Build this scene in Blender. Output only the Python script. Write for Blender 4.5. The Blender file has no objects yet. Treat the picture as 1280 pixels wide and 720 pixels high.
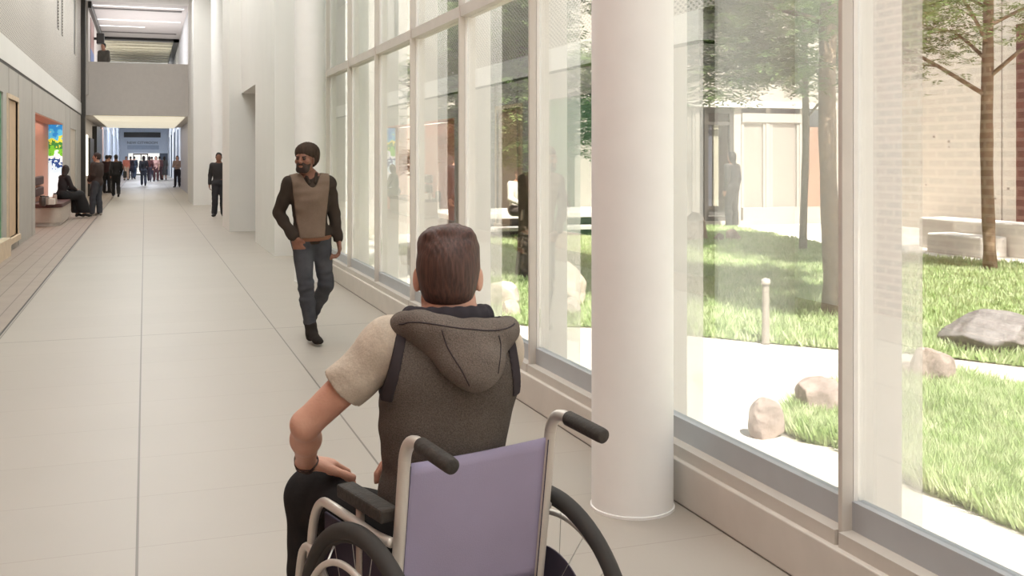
import bpy, bmesh, math, random
import numpy as np
from mathutils import Vector, Matrix, noise
from mathutils.bvhtree import BVHTree
SC = bpy.context.scene
COL = SC.collection
rnd = random.Random(7)
PI = math.pi
# ------------------------------------------------------------------ camera geometry
H = 1.62; F = 1284.0; VX, VY = 640.0, 198.0
YAW = math.radians(19.67)
FW = (math.sin(YAW), math.cos(YAW)); RT = (math.cos(YAW), -math.sin(YAW))
def G(u, v, z=0.0):
    d = (H - z) * F / (v - VY); t = (u - VX) / F
    return ((FW[0] + RT[0]*t)*d, (FW[1] + RT[1]*t)*d, z)
def PD(u, d):
    t = (u - VX) / F
    return ((FW[0] + RT[0]*t)*d, (FW[1] + RT[1]*t)*d)
def YatX(u, X):
    t = (u - VX) / F
    return X / (FW[0] + RT[0]*t) * (FW[1] + RT[1]*t)
cam = bpy.data.cameras.new('camera'); camo = bpy.data.objects.new('camera', cam); COL.objects.link(camo)
camo.location = (0, 0, H); camo.rotation_euler = (PI/2, 0, -YAW)
cam.sensor_fit = 'HORIZONTAL'; cam.sensor_width = 36.0; cam.lens = 36.0*F/1280.0
cam.shift_y = -162.0/1280.0; cam.clip_start = 0.05; cam.clip_end = 500
SC.camera = camo
# ------------------------------------------------------------------ materials
def lin(c):
    return tuple((x/255.0/12.92 if x/255.0 <= 0.04045 else ((x/255.0+0.055)/1.055)**2.4) for x in c)
_M = {}
def nd(nt, t, **kw):
    n = nt.nodes.new(t)
    for k, v in kw.items():
        if k in n.inputs: n.inputs[k].default_value = v
        else: setattr(n, k, v)
    return n
def mat(name, rgb, rough=0.6, metal=0.0, var=0.05, scale=8.0, bump=0.0, bscale=40.0, rgb2=None, fscale=None, fvar=0.0, spec=0.5):
    if name in _M: return _M[name]
    m = bpy.data.materials.new(name); m.use_nodes = True; nt = m.node_tree
    b = nt.nodes['Principled BSDF']; b.inputs['Roughness'].default_value = rough; b.inputs['Metallic'].default_value = metal
    b.inputs['Specular IOR Level'].default_value = spec
    c = lin(rgb); c2 = lin(rgb2) if rgb2 else tuple(x*(1-var*2) for x in c)
    tc = nd(nt, 'ShaderNodeTexCoord')
    n1 = nd(nt, 'ShaderNodeTexNoise'); n1.inputs['Scale'].default_value = scale; n1.inputs['Detail'].default_value = 4
    nt.links.new(tc.outputs['Object'], n1.inputs['Vector'])
    r = nd(nt, 'ShaderNodeValToRGB'); r.color_ramp.elements[0].position = 0.35; r.color_ramp.elements[1].position = 0.65
    r.color_ramp.elements[0].color = (*c2, 1); r.color_ramp.elements[1].color = (*c, 1)
    nt.links.new(n1.outputs['Fac'], r.inputs['Fac']); out = r.outputs['Color']
    if fscale:
        n2 = nd(nt, 'ShaderNodeTexNoise'); n2.inputs['Scale'].default_value = fscale; n2.inputs['Detail'].default_value = 2
        nt.links.new(tc.outputs['Object'], n2.inputs['Vector'])
        mr = nd(nt, 'ShaderNodeMapRange'); mr.inputs['From Min'].default_value = 0.3; mr.inputs['From Max'].default_value = 0.7
        mr.inputs['To Min'].default_value = 1-fvar; mr.inputs['To Max'].default_value = 1+fvar
        nt.links.new(n2.outputs['Fac'], mr.inputs['Value'])
        vm = nd(nt, 'ShaderNodeVectorMath', operation='SCALE'); nt.links.new(out, vm.inputs[0]); nt.links.new(mr.outputs['Result'], vm.inputs['Scale'])
        out = vm.outputs['Vector']
    nt.links.new(out, b.inputs['Base Color'])
    if bump:
        n3 = nd(nt, 'ShaderNodeTexNoise'); n3.inputs['Scale'].default_value = bscale; n3.inputs['Detail'].default_value = 3
        nt.links.new(tc.outputs['Object'], n3.inputs['Vector'])
        bp = nd(nt, 'ShaderNodeBump'); bp.inputs['Strength'].default_value = bump; bp.inputs['Distance'].default_value = 0.01
        nt.links.new(n3.outputs['Fac'], bp.inputs['Height']); nt.links.new(bp.outputs['Normal'], b.inputs['Normal'])
    _M[name] = m; return m
def emat(name, rgb, st):
    if name in _M: return _M[name]
    m = bpy.data.materials.new(name); m.use_nodes = True; nt = m.node_tree
    b = nt.nodes['Principled BSDF']; b.inputs['Base Color'].default_value = (*lin(rgb), 1)
    b.inputs['Emission Color'].default_value = (*lin(rgb), 1); b.inputs['Emission Strength'].default_value = st
    _M[name] = m; return m
def glassmat(name, refl=0.28, tint=(0.97, 0.98, 0.97), rough=0.0, trans=1.0, diff=(210, 205, 200)):
    m = bpy.data.materials.new(name); m.use_nodes = True; nt = m.node_tree
    nt.nodes.remove(nt.nodes['Principled BSDF']); o = nt.nodes['Material Output']
    tr = nd(nt, 'ShaderNodeBsdfTransparent'); tr.inputs['Color'].default_value = (*tint, 1)
    gl = nd(nt, 'ShaderNodeBsdfGlossy'); gl.inputs['Roughness'].default_value = rough
    mx = nd(nt, 'ShaderNodeMixShader'); mx.inputs[0].default_value = refl
    src = tr
    if trans < 1:
        df = nd(nt, 'ShaderNodeBsdfDiffuse'); df.inputs['Color'].default_value = (*lin(diff), 1)
        m2 = nd(nt, 'ShaderNodeMixShader'); m2.inputs[0].default_value = 1-trans
        nt.links.new(tr.outputs[0], m2.inputs[1]); nt.links.new(df.outputs[0], m2.inputs[2]); src = m2
    nt.links.new(src.outputs[0], mx.inputs[1]); nt.links.new(gl.outputs[0], mx.inputs[2]); nt.links.new(mx.outputs[0], o.inputs['Surface'])
    return m
# ------------------------------------------------------------------ object helpers
def link(name, me, m=None, parent=None, smooth=False):
    if isinstance(me, bmesh.types.BMesh):
        b = me; me = bpy.data.meshes.new(name); b.to_mesh(me); b.free()
    if m is not None and not me.materials: me.materials.append(m)
    if smooth: me.polygons.foreach_set('use_smooth', [True]*len(me.polygons))
    o = bpy.data.objects.new(name, me); COL.objects.link(o)
    if parent: o.parent = parent
    return o
def empty(name, loc=(0, 0, 0), rz=0.0):
    o = bpy.data.objects.new(name, None); COL.objects.link(o); o.location = loc; o.rotation_euler = (0, 0, rz); o.empty_display_size = 0.1
    return o
def tag(o, label, cat, group=None, kind=None):
    if label: o['label'] = label
    if cat: o['category'] = cat
    if group: o['group'] = group
    if kind: o['kind'] = kind
    return o
def struct(o, label=None, cat=None):
    o['kind'] = 'structure'
    if label: o['label'] = label; o['category'] = cat
    return o
def box(bm, x0, x1, y0, y1, z0, z1, bev=0.0):
    x0, x1 = min(x0, x1), max(x0, x1); y0, y1 = min(y0, y1), max(y0, y1)
    r = bmesh.ops.create_cube(bm, size=1.0)
    for v in r['verts']:
        v.co = Vector(((x0+x1)/2 + v.co.x*(x1-x0), (y0+y1)/2 + v.co.y*(y1-y0), (z0+z1)/2 + v.co.z*(z1-z0)))
    if bev > 0:
        es = set(e for v in r['verts'] for e in v.link_edges)
        bmesh.ops.bevel(bm, geom=list(es), offset=bev, segments=2, affect='EDGES', profile=0.5)
    return bm
def boxo(name, x0, x1, y0, y1, z0, z1, m, parent=None, bev=0.0):
    return link(name, box(bmesh.new(), x0, x1, y0, y1, z0, z1, bev), m, parent)
def tube(bm, pts, rad, n=12, closed=False, caps=True):
    pts = [Vector(p) for p in pts]; N = len(pts)
    rads = rad if isinstance(rad, (list, tuple)) else [rad]*N
    T = []
    for i in range(N):
        if closed: t = pts[(i+1) % N]-pts[i-1]
        else: t = pts[min(i+1, N-1)]-pts[max(i-1, 0)]
        T.append(t.normalized())
    up = Vector((0, 0, 1)) if abs(T[0].z) < 0.9 else Vector((1, 0, 0))
    nrm = (up - T[0]*up.dot(T[0])).normalized(); rings = []
    for i in range(N):
        nrm = (nrm - T[i]*nrm.dot(T[i])).normalized(); bn = T[i].cross(nrm)
        rings.append([bm.verts.new(pts[i] + (nrm*math.cos(2*PI*k/n) + bn*math.sin(2*PI*k/n))*rads[i]) for k in range(n)])
    for i in range(N if closed else N-1):
        a, b = rings[i], rings[(i+1) % N]
        for k in range(n):
            bm.faces.new((a[k], a[(k+1) % n], b[(k+1) % n], b[k]))
    if caps and not closed:
        bm.faces.new(rings[0][::-1]); bm.faces.new(rings[-1])
    return bm
def tubeo(name, pts, rad, m, parent=None, n=12, closed=False):
    bm = tube(bmesh.new(), pts, rad, n, closed); bmesh.ops.recalc_face_normals(bm, faces=bm.faces)
    return link(name, bm, m, parent, smooth=True)
def spline(P, k=6):
    P = [Vector(p) for p in P]; out = []
    for i in range(len(P)-1):
        p0 = P[max(i-1, 0)]; p1 = P[i]; p2 = P[i+1]; p3 = P[min(i+2, len(P)-1)]
        for j in range(k):
            t = j/k
            out.append(0.5*((2*p1)+(p2-p0)*t+(2*p0-5*p1+4*p2-p3)*t*t+(3*p1-p0-3*p2+p3)*t**3))
    out.append(P[-1]); return out
def lathe(bm, prof, n=48, c=(0, 0, 0)):
    rings = []
    for r, z in prof:
        rings.append([bm.verts.new((c[0]+r*math.cos(2*PI*k/n), c[1]+r*math.sin(2*PI*k/n), c[2]+z)) for k in range(n)])
    for a, b in zip(rings, rings[1:]):
        for k in range(n): bm.faces.new((a[k], a[(k+1) % n], b[(k+1) % n], b[k]))
    bm.faces.new(rings[0][::-1]); bm.faces.new(rings[-1]); return bm
# ------------------------------------------------------------------ implicit body modelling
def C(a, b, ra, rb, k=0.03, sq=None): return ('c', np.array(a, float), np.array(b, float), ra, rb, k, sq)
def E(c, r, k=0.03, R=None): return ('e', np.array(c, float), np.array(r, float), np.eye(3) if R is None else np.array(R, float), 0, k, None)
def _pd(p, X, Y, Z):
    if p[0] == 'c':
        a, b, ra, rb = p[1:5]; ba = b-a; L2 = max(float(ba@ba), 1e-12)
        x, y, z = X-a[0], Y-a[1], Z-a[2]
        if p[6] is not None:
            n, f = np.array(p[6][0], float), p[6][1]; n = n/np.linalg.norm(n)
            dt = (x*n[0]+y*n[1]+z*n[2])*(1/f-1); x = x+n[0]*dt; y = y+n[1]*dt; z = z+n[2]*dt
            ba = ba + n*float(ba@n)*(1/f-1); L2 = max(float(ba@ba), 1e-12)
        t = np.clip((x*ba[0]+y*ba[1]+z*ba[2])/L2, 0, 1)
        d = np.sqrt((x-t*ba[0])**2+(y-t*ba[1])**2+(z-t*ba[2])**2)-(ra+(rb-ra)*t)
        return d*(0.5+0.5*p[6][1]) if p[6] is not None else d
    c, r, R = p[1], p[2], p[3]
    x, y, z = X-c[0], Y-c[1], Z-c[2]
    q = [(x*R[0, i]+y*R[1, i]+z*R[2, i]) for i in range(3)]
    k0 = np.sqrt(sum((q[i]/r[i])**2 for i in range(3))); k1 = np.sqrt(sum((q[i]/r[i]**2)**2 for i in range(3)))
    return np.where(k1 > 1e-9, k0*(k0-1)/np.maximum(k1, 1e-9), -float(r.min()))
def _bb(p):
    if p[0] == 'c':
        r = max(p[3], p[4]); return np.minimum(p[1], p[2])-r, np.maximum(p[1], p[2])+r
    r = float(p[2].max()); return p[1]-r, p[1]+r
def sdf_mesh(name, prims, h=0.008, off=0.0, cuts=(), subs=(), disp=None, ints=()):
    los, his = zip(*[_bb(p) for p in prims]); m = off+0.03+3*h
    lo = np.min(los, 0)-m; hi = np.max(his, 0)+m
    n = np.ceil((hi-lo)/h).astype(int)+1
    ax = [(lo[i]+np.arange(n[i])*h).astype(np.float32) for i in range(3)]
    Fd = np.full(n, 0.5, np.float32)
    def sl(p, mg):
        a, b = _bb(p); i0 = np.clip(((a-mg-lo)/h).astype(int), 0, n); i1 = np.clip(((b+mg-lo)/h).astype(int)+2, 0, n)
        return tuple(slice(i0[i], i1[i]) for i in range(3))
    def sub3(s): return ax[0][s[0]][:, None, None], ax[1][s[1]][None, :, None], ax[2][s[2]][None, None, :]
    for p in prims:
        s = sl(p, 0.03+off+p[5]); X, Y, Z = sub3(s); d = _pd(p, X, Y, Z); A = Fd[s]; k = p[5]
        if k > 0:
            hh = np.maximum(k-np.abs(A-d), 0)/k; Fd[s] = np.minimum(A, d)-hh*hh*k*0.25
        else: Fd[s] = np.minimum(A, d)
    if off: Fd -= off
    X, Y, Z = ax[0][:, None, None], ax[1][None, :, None], ax[2][None, None, :]
    if disp is not None: Fd += disp(X, Y, Z)
    for p0, nn in cuts:   # keep the side the normal points away from
        Fd = np.maximum(Fd, (X-p0[0])*nn[0]+(Y-p0[1])*nn[1]+(Z-p0[2])*nn[2])
    for p in subs:
        s = sl(p, 0.02+p[5]); a = sub3(s); k = max(p[5], 1e-4); d = -_pd(p, *a); A = Fd[s]
        hh = np.maximum(k-np.abs(A-d), 0)/k; Fd[s] = np.maximum(A, d)+hh*hh*k*0.25
    for p in ints: Fd = np.maximum(Fd, _pd(p, X, Y, Z))
    for i in range(3):
        s0 = [slice(None)]*3; s0[i] = 0; Fd[tuple(s0)] = 0.5; s0[i] = -1; Fd[tuple(s0)] = 0.5
    S = Fd < 0
    cnt = np.zeros(n-1, np.uint8)
    offs = [(i, j, k) for i in (0, 1) for j in (0, 1) for k in (0, 1)]
    for o in offs: cnt += S[o[0]:n[0]-1+o[0], o[1]:n[1]-1+o[1], o[2]:n[2]-1+o[2]]
    act = np.argwhere((cnt > 0) & (cnt < 8))
    ids = np.full(n-1, -1, np.int32); ids[act[:, 0], act[:, 1], act[:, 2]] = np.arange(len(act))
    V = {o: Fd[act[:, 0]+o[0], act[:, 1]+o[1], act[:, 2]+o[2]] for o in offs}
    acc = np.zeros((len(act), 3)); w = np.zeros(len(act))
    for o in offs:
        for a in range(3):
            if o[a] == 0:
                q = list(o); q[a] = 1; q = tuple(q); A, B = V[o], V[q]; cr = (A < 0) != (B < 0)
                t = np.where(cr, A/np.where(A == B, 1, A-B), 0); pt = np.tile(np.array(o, float), (len(act), 1)); pt[:, a] = t
                acc += pt*cr[:, None]; w += cr
    co = lo+(act+acc/np.maximum(w, 1)[:, None])*h
    quads = []
    for a in range(3):
        b, c = (a+1) % 3, (a+2) % 3
        s1 = [slice(1, -1)]*3; s1[a] = slice(0, -1); s2 = [slice(1, -1)]*3; s2[a] = slice(1, None)
        A, B = S[tuple(s1)], S[tuple(s2)]; e = np.argwhere(A != B); base = np.ones(3, int); base[a] = 0
        fl = A[e[:, 0], e[:, 1], e[:, 2]]; e = e+base
        def cid(db, dc):
            q = e.copy(); q[:, b] -= db; q[:, c] -= dc; return ids[q[:, 0], q[:, 1], q[:, 2]]
        Q = np.stack([cid(1, 1), cid(0, 1), cid(0, 0), cid(1, 0)], 1); Q[~fl] = Q[~fl][:, ::-1]; quads.append(Q)
    Q = np.concatenate(quads)
    me = bpy.data.meshes.new(name); me.vertices.add(len(co)); me.vertices.foreach_set('co', co.astype(np.float32).ravel())
    me.loops.add(Q.size); me.loops.foreach_set('vertex_index', Q.ravel().astype(np.int32))
    me.polygons.add(len(Q)); me.polygons.foreach_set('loop_start', (np.arange(len(Q))*4).astype(np.int32))
    me.polygons.foreach_set('use_smooth', np.ones(len(Q), bool)); me.update(calc_edges=True); me.validate()
    return me
def sdfo(name, prims, m, parent, **kw):
    return link(name, sdf_mesh(name, prims, **kw), m, parent)
def folds(amp, fx, fy, fz, ph=0.0):
    def f(X, Y, Z):
        w = 1.7*np.sin(fx*0.43*X+fz*0.31*Z+ph)+1.3*np.sin(fy*0.37*Y-fz*0.23*Z+2*ph)
        return (amp*(np.sin(fx*X+fy*Y*0.6+fz*Z+w)+0.6*np.sin(fz*1.7*Z-fx*0.8*X+fy*1.1*Y+2.1*w+ph))).astype(np.float32)
    return f
def V3(*a): return np.array(a, float)
def unit(v): v = np.array(v, float); return v/max(np.linalg.norm(v), 1e-9)
def hand(wr, d, pn, side, curl=0.5, s=1.0, spread=0.12, thumb=0.5):
    """palm + 4 fingers + thumb. d: direction along the hand, pn: palm normal (towards the palm side), side: +1 if thumb is on d x pn side"""
    d = unit(d); pn = unit(np.array(pn)-d*np.dot(pn, d)); l = np.cross(d, pn)*side
    R = np.stack([l, d, pn], 1); P = []
    pc = wr+d*0.05*s
    P.append(E(pc, (0.041*s, 0.052*s, 0.0155*s), 0.012, R)); P.append(C(wr-d*0.01*s, wr+d*0.03*s, 0.024*s, 0.026*s, 0.015, (pn, 0.7)))
    L = [(0.046, 0.029, 0.022), (0.050, 0.033, 0.024), (0.046, 0.031, 0.023), (0.036, 0.023, 0.02)]
    for i in range(4):
        lat = (1.5-i)*0.0195*s; base = wr+d*(0.088-0.006*abs(i-1.2))*s+l*lat
        P.append(C(wr+d*0.04*s+l*lat*0.8, base, 0.011*s, 0.0105*s, 0.006))
        ang = 0.15+curl*0.5; q = base; dd = unit(d+l*(1.5-i)*spread)
        for j, ln in enumerate(L[i]):
            v = dd*math.cos(ang)+pn*math.sin(ang); q2 = q+v*ln*s
            P.append(C(q, q2, (0.0098-0.001*j)*s*(0.9 if i == 3 else 1), (0.0088-0.001*j)*s*(0.9 if i == 3 else 1), 0.003)); q = q2; ang += curl*1.0
    tb = wr+d*0.025*s+l*0.028*s; v = unit(d*0.75+l*(0.85*(1-thumb)+0.1)+pn*0.45*thumb); q = tb+v*0.045*s
    P.append(C(tb, q, 0.0145*s, 0.012*s, 0.01)); v2 = unit(v+d*0.45+pn*0.15); q2 = q+v2*0.032*s
    P.append(C(q, q2, 0.0115*s, 0.0105*s, 0.004)); v3 = unit(v2+d*0.2-l*0.1); P.append(C(q2, q2+v3*0.026*s, 0.0105*s, 0.0088*s, 0.003))
    return P
def head_frame(yaw=0.0, pitch=0.0, tilt=0.0):
    M = Matrix.Rotation(yaw, 3, 'Z') @ Matrix.Rotation(pitch, 3, 'X') @ Matrix.Rotation(tilt, 3, 'Y')
    return np.array(M)    # columns: right(x) forward(y) up(z)
def head_prims(c, R, s=1.0):
    r, f, u = R[:, 0], R[:, 1], R[:, 2]
    def p(a, b, e): return c+(r*a+f*b+u*e)*s
    P = [E(p(0, -.012, .03), (.075*s, .094*s, .084*s), .03, R), E(p(0, .012, -.03), (.064*s, .074*s, .08*s), .03, R),
         C(p(0, .045, -.092), p(0, .055, -.088), .028*s, .024*s, .03), C(p(-.045, .005, -.07), p(-.02, .05, -.092), .022*s, .02*s, .025),
         C(p(.045, .005, -.07), p(.02, .05, -.092), .022*s, .02*s, .025),
         C(p(-.035, .07, .025), p(.035, .07, .025), .013*s, .013*s, .015),
         C(p(0, .085, .01), p(0, .104, -.022), .009*s, .0125*s, .010), E(p(0, .094, -.03), (.017*s, .012*s, .009*s), .008, R),
         E(p(-.045, .055, -.018), (.022*s, .022*s, .02*s), .02, R), E(p(.045, .055, -.018), (.022*s, .022*s, .02*s), .02, R),
         E(p(0, .082, -.055), (.024*s, .012*s, .0065*s), .006, R), E(p(0, .08, -.066), (.02*s, .012*s, .007*s), .006, R)]
    for sg in (-1, 1):
        Rr = R @ np.array(Matrix.Rotation(sg*-0.35, 3, 'Z'))
        P.append(E(p(sg*.078, -.012, -.012), (.008*s, .019*s, .032*s), .006, Rr)); P.append(E(p(sg*.074, -.006, -.034), (.007*s, .01*s, .012*s), .006, Rr))
    S = [E(p(-.031, .088, .006), (.015*s, .012*s, .009*s), .01, R), E(p(.031, .088, .006), (.015*s, .012*s, .009*s), .01, R)]
    return P, S, p
def skel(**kw):
    J = dict(hip=(0, 0, .94), neck=(0, 0, 1.47), head=(0, .02, 1.66), yaw=0, pitch=0,
             shL=(-.175, 0, 1.43), elL=(-.21, -.03, 1.14), wrL=(-.2, .04, .89), shR=(.175, 0, 1.43), elR=(.21, -.03, 1.14), wrR=(.2, .04, .89),
             hpL=(-.09, 0, .92), knL=(-.1, .02, .49), anL=(-.1, -.02, .08), hpR=(.09, 0, .92), knR=(.1, .02, .49), anR=(.1, -.02, .08), toL=0.0, toR=0.0,
             hcL=0.45, hcR=0.45)
    J.update(kw)
    return {k: (V3(*v) if isinstance(v, tuple) else v) for k, v in J.items()}
def body_groups(J, s=1.0, fem=False, hands=True):
    g = {}
    lat = unit(J['shR']-J['shL']); up = unit(J['neck']-J['hip']); fo = unit(np.cross(up, lat)); lat2 = np.cross(fo, up)
    R = np.stack([lat2, fo, up], 1); sp = np.linalg.norm(J['neck']-J['hip'])
    def t(a, f=0.0, x=0.0): return J['hip']+up*a*sp+fo*f+lat2*x
    hl = unit(J['hpR']-J['hpL']); Rh = np.stack([hl, unit(np.cross(V3(0, 0, 1), hl)), V3(0, 0, 1)], 1)
    ww = .88 if fem else 1.0
    g['hips'] = [E(t(0.02, 0), ((.168)*s, .118*s, .12*s), .05, Rh)]
    g['torso'] = [E(t(.32, .0), (.142*s*ww, .102*s*ww, .17*s), .08, R), E(t(.68, .0), (.168*s*ww, .117*s, .175*s), .08, R),
                  C(t(.93, -.01, -.03), J['shL']+V3(0, 0, -.005), .062*s, .052*s*ww, .05), C(t(.93, -.01, .03), J['shR']+V3(0, 0, -.005), .062*s, .052*s*ww, .05)]
    if fem: g['torso'] += [E(t(.66, .085, -.065), (.055*s, .05*s, .055*s), .03), E(t(.66, .085, .065), (.055*s, .05*s, .055*s), .03)]
    hd = J['head']; Rd = head_frame(J['yaw'], J['pitch'])
    g['neck'] = [C(t(.96, -.01), hd-Rd[:, 2]*.06*s-Rd[:, 1]*.015*s, .062*s*ww, .052*s*ww, .04), C(t(.93, -.02, -.09), t(1.06, -.01, -.025), .035*s, .035*s, .05), C(t(.93, -.02, .09), t(1.06, -.01, .025), .035*s, .035*s, .05)]
    hp, hs, pf = head_prims(hd, Rd, s); g['head'] = hp; g['headsub'] = hs; g['hp'] = pf; g['Rd'] = Rd
    for q in 'LR':
        a, b, c = J['sh'+q], J['el'+q], J['wr'+q]; am = .9 if fem else 1.0
        g['ua'+q] = [C(a, b, .05*s*am, .039*s*am, .03)]
        mid = b+(c-b)*.3; g['fa'+q] = [C(b, mid, .038*s*am, .04*s*am, .03), C(mid, c, .039*s*am, .026*s*am, .03)]
        fd = J.get('hd'+q); fd = unit(c-b) if fd is None else unit(fd)
        pn = J.get('pn'+q); pn = (V3(1, 0, 0) if q == 'L' else V3(-1, 0, 0)) if pn is None else pn
        cross = np.cross(fd, pn); sd = J.get('ts'+q)
        if sd is None:
            sd = 1 if np.dot(cross, fo) > 0 else -1
        g['ha'+q] = hand(c, fd, pn, sd, J['hc'+q], s) if hands else [E(c+fd*.06*s, (.03*s, .03*s, .03*s), .02), C(c, c+fd*.12*s, .024*s, .016*s, .02)]
        a, b, c = J['hp'+q], J['kn'+q], J['an'+q]
        g['th'+q] = [C(a, b, .088*s, .058*s, .05)]
        bk = -unit(np.cross(unit(c-b), np.cross(V3(math.sin(-J['to'+q]), math.cos(J['to'+q]), 0), unit(c-b)))) if False else V3(0, -.02, 0)
        m2 = b+(c-b)*.3+bk*s; g['sh'+q+'n'] = [C(b, m2, .054*s, .056*s, .04), C(m2, c, .055*s, .036*s, .04)]
        to = J['to'+q]; pt = J.get('pt'+q, 0.0); fv = V3(-math.sin(to)*math.cos(pt), math.cos(to)*math.cos(pt), -math.sin(pt)); upv = unit(np.cross(np.cross(fv, V3(0, 0, 1)), fv))
        heel = c-fv*.03*s-upv*.035*s; ball = heel+fv*.17*s-upv*.008*s; toe = ball+fv*.055*s
        g['ft'+q] = [C(c, heel, .038*s, .034*s, .03), C(c+fv*.01*s, ball, .04*s, .032*s, .03, (upv, .85)), C(ball, toe, .034*s, .026*s, .02, (upv, .75))]
        g['sole'+q] = (heel, fv, upv)
    g['t'] = t; g['R'] = R; g['fo'] = fo; g['lat'] = lat2; g['up'] = up
    return g
# ------------------------------------------------------------------ generic clothed person
SKIN = {'tan': (178, 132, 110), 'pale': (205, 160, 138), 'brown': (128, 86, 66)}
def pmat(name, rgb, **kw):
    kw.setdefault('rough', 0.85); kw.setdefault('var', 0.08); kw.setdefault('scale', 6.0)
    return mat('%s_%d_%d_%d' % ((name,)+tuple(rgb)), rgb, **kw)
def hair_mesh(g, h, style='short', s=1.0):
    p, R = g['hp'], g['Rd']; r, f, u = R[:, 0], R[:, 1], R[:, 2]
    pr = [E(p(0, -.018, .035), (.083*s, .1*s, .09*s), .02, R), E(p(0, -.03, -.02), (.076*s, .083*s, .075*s), .03, R)]
    if style == 'long':
        pr += [C(p(0, -.05, .0), p(0, -.07, -.17), .07*s, .065*s, .04, (f, .6)), C(p(-.06, -.02, .0), p(-.07, -.03, -.2), .035*s, .03*s, .03), C(p(.06, -.02, .0), p(.07, -.03, -.2), .035*s, .03*s, .03),
               C(p(0, -.07, -.17), p(0, -.075, -.28), .06*s, .04*s, .03, (f, .6))]
    if style == 'bun': pr += [E(p(0, -.11, .06), (.04*s, .04*s, .04*s), .01, R)]
    cuts = [(p(0, .058, .045), unit(f-u*.6))]
    if style in ('short', 'bun'): cuts.append((p(0, 0, -.07), -u))
    return sdf_mesh('hair', pr, h=h, cuts=cuts, disp=folds(.0022, 70, 60, 30))
def person(label, loc, rz, J, top, bottom, hair=('short', (40, 30, 26)), shoe=(40, 36, 34), skin='tan', group=None, s=1.0, h=0.016, fem=False, jacket=None, hands=True, cat='person'):
    J = skel(**J); g = body_groups(J, s, fem, hands); root = empty('person', loc, rz); tag(root, label, cat, group)
    body = g['hips']+g['torso']+g['neck']+g['head']
    for q in 'LR': body += g['ua'+q]+g['fa'+q]+g['ha'+q]+g['th'+q]+g['sh'+q+'n']+g['ft'+q]
    link('body', sdf_mesh('body', body, h=h, subs=g['headsub'] if h < .012 else ()), pmat('skin', SKIN[skin], rough=.55), root)
    link('hair', hair_mesh(g, h, hair[0], s), pmat('hair', hair[1], rough=.7), root)
    rgb, sleeve, hem = top
    P = g['torso']+g['hips']
    cuts = [(J['hip']+g['up']*hem, -g['up'])]
    for q in 'LR':
        a, b, c = J['sh'+q], J['el'+q], J['wr'+q]
        if sleeve == 'long': P = P+[C(a, b, .058*s, .048*s, .03), C(b, a+(c-a)*0+ (c-b)*.95+(b-a), .048*s, .034*s, .02)]
        elif sleeve == 'short': P = P+[C(a, a+(b-a)*.55, .06*s, .055*s, .03)]
    link('shirt', sdf_mesh('shirt', P, h=h, off=.012, cuts=cuts, disp=folds(.003, 14, 16, 11, ph=rz+loc[0])), pmat('cloth', rgb), root)
    if jacket:
        P = g['torso']+g['hips']
        for q in 'LR':
            a, b, c = J['sh'+q], J['el'+q], J['wr'+q]; P = P+[C(a, b, .065*s, .055*s, .03), C(b, b+(c-b)*.9, .054*s, .042*s, .02)]
        op = [C(g['t'](-.3, .2), g['t'](1.02, .16), .05, .07, .02, (g['fo'], 2.2))]
        link('jacket', sdf_mesh('jacket', P, h=h, off=.024, cuts=[(J['hip']+g['up']*(hem-.03), -g['up'])], subs=op, disp=folds(.004, 14, 16, 11)), pmat('cloth', jacket), root)
    kind, rgb = bottom
    if kind == 'trousers':
        P = list(g['hips'])
        for q in 'LR':
            a, b, c = J['hp'+q], J['kn'+q], J['an'+q]; P += [C(a, b, .094*s, .066*s, .04), C(b, b+(c-b)*.95, .064*s, .052*s, .03)]+g['sh'+q+'n'][:1]+[C(b+(c-b)*.3+V3(0, -.02, 0)*s, b+(c-b)*.93, .056*s, .048*s, .04)]
        link('trousers', sdf_mesh('trousers', P, h=h, off=.014, disp=folds(.003, 12, 13, 17)), pmat('cloth', rgb), root)
    else:
        kc = (J['knL']+J['knR'])/2; hc = J['hip']; ac = (J['anL']+J['anR'])/2
        en = kc*.75+ac*.25 if kind == 'skirt' else ac+V3(0, 0, .06)
        if abs(kc[2]-hc[2]) < .25: P = g['hips']+[C(J['hpL'], J['knL'], .12, .11, .06), C(J['hpR'], J['knR'], .12, .11, .06), C(J['knL'], J['anL']+V3(0, 0, .12), .12, .15, .06), C(J['knR'], J['anR']+V3(0, 0, .12), .12, .15, .06)]
        else: P = g['hips']+[C(hc, en, .15, .2, .05, (g['fo'], .8))]
        link('skirt', sdf_mesh('skirt', P, h=h, off=.01, cuts=[(en-V3(0, 0, .02), V3(0, 0, -1))], disp=folds(.006, 30, 26, 3)), pmat('cloth', rgb), root)
    for q in 'LR':
        heel, fv, upv = g['sole'+q]
        link('shoe', sdf_mesh('shoe', g['ft'+q], h=min(h, .01), off=.007, cuts=[(heel-upv*.045, -upv), (J['an'+q]+upv*.03, upv)]), pmat('leather', shoe, rough=.5), root)
    return root, g, J
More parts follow.
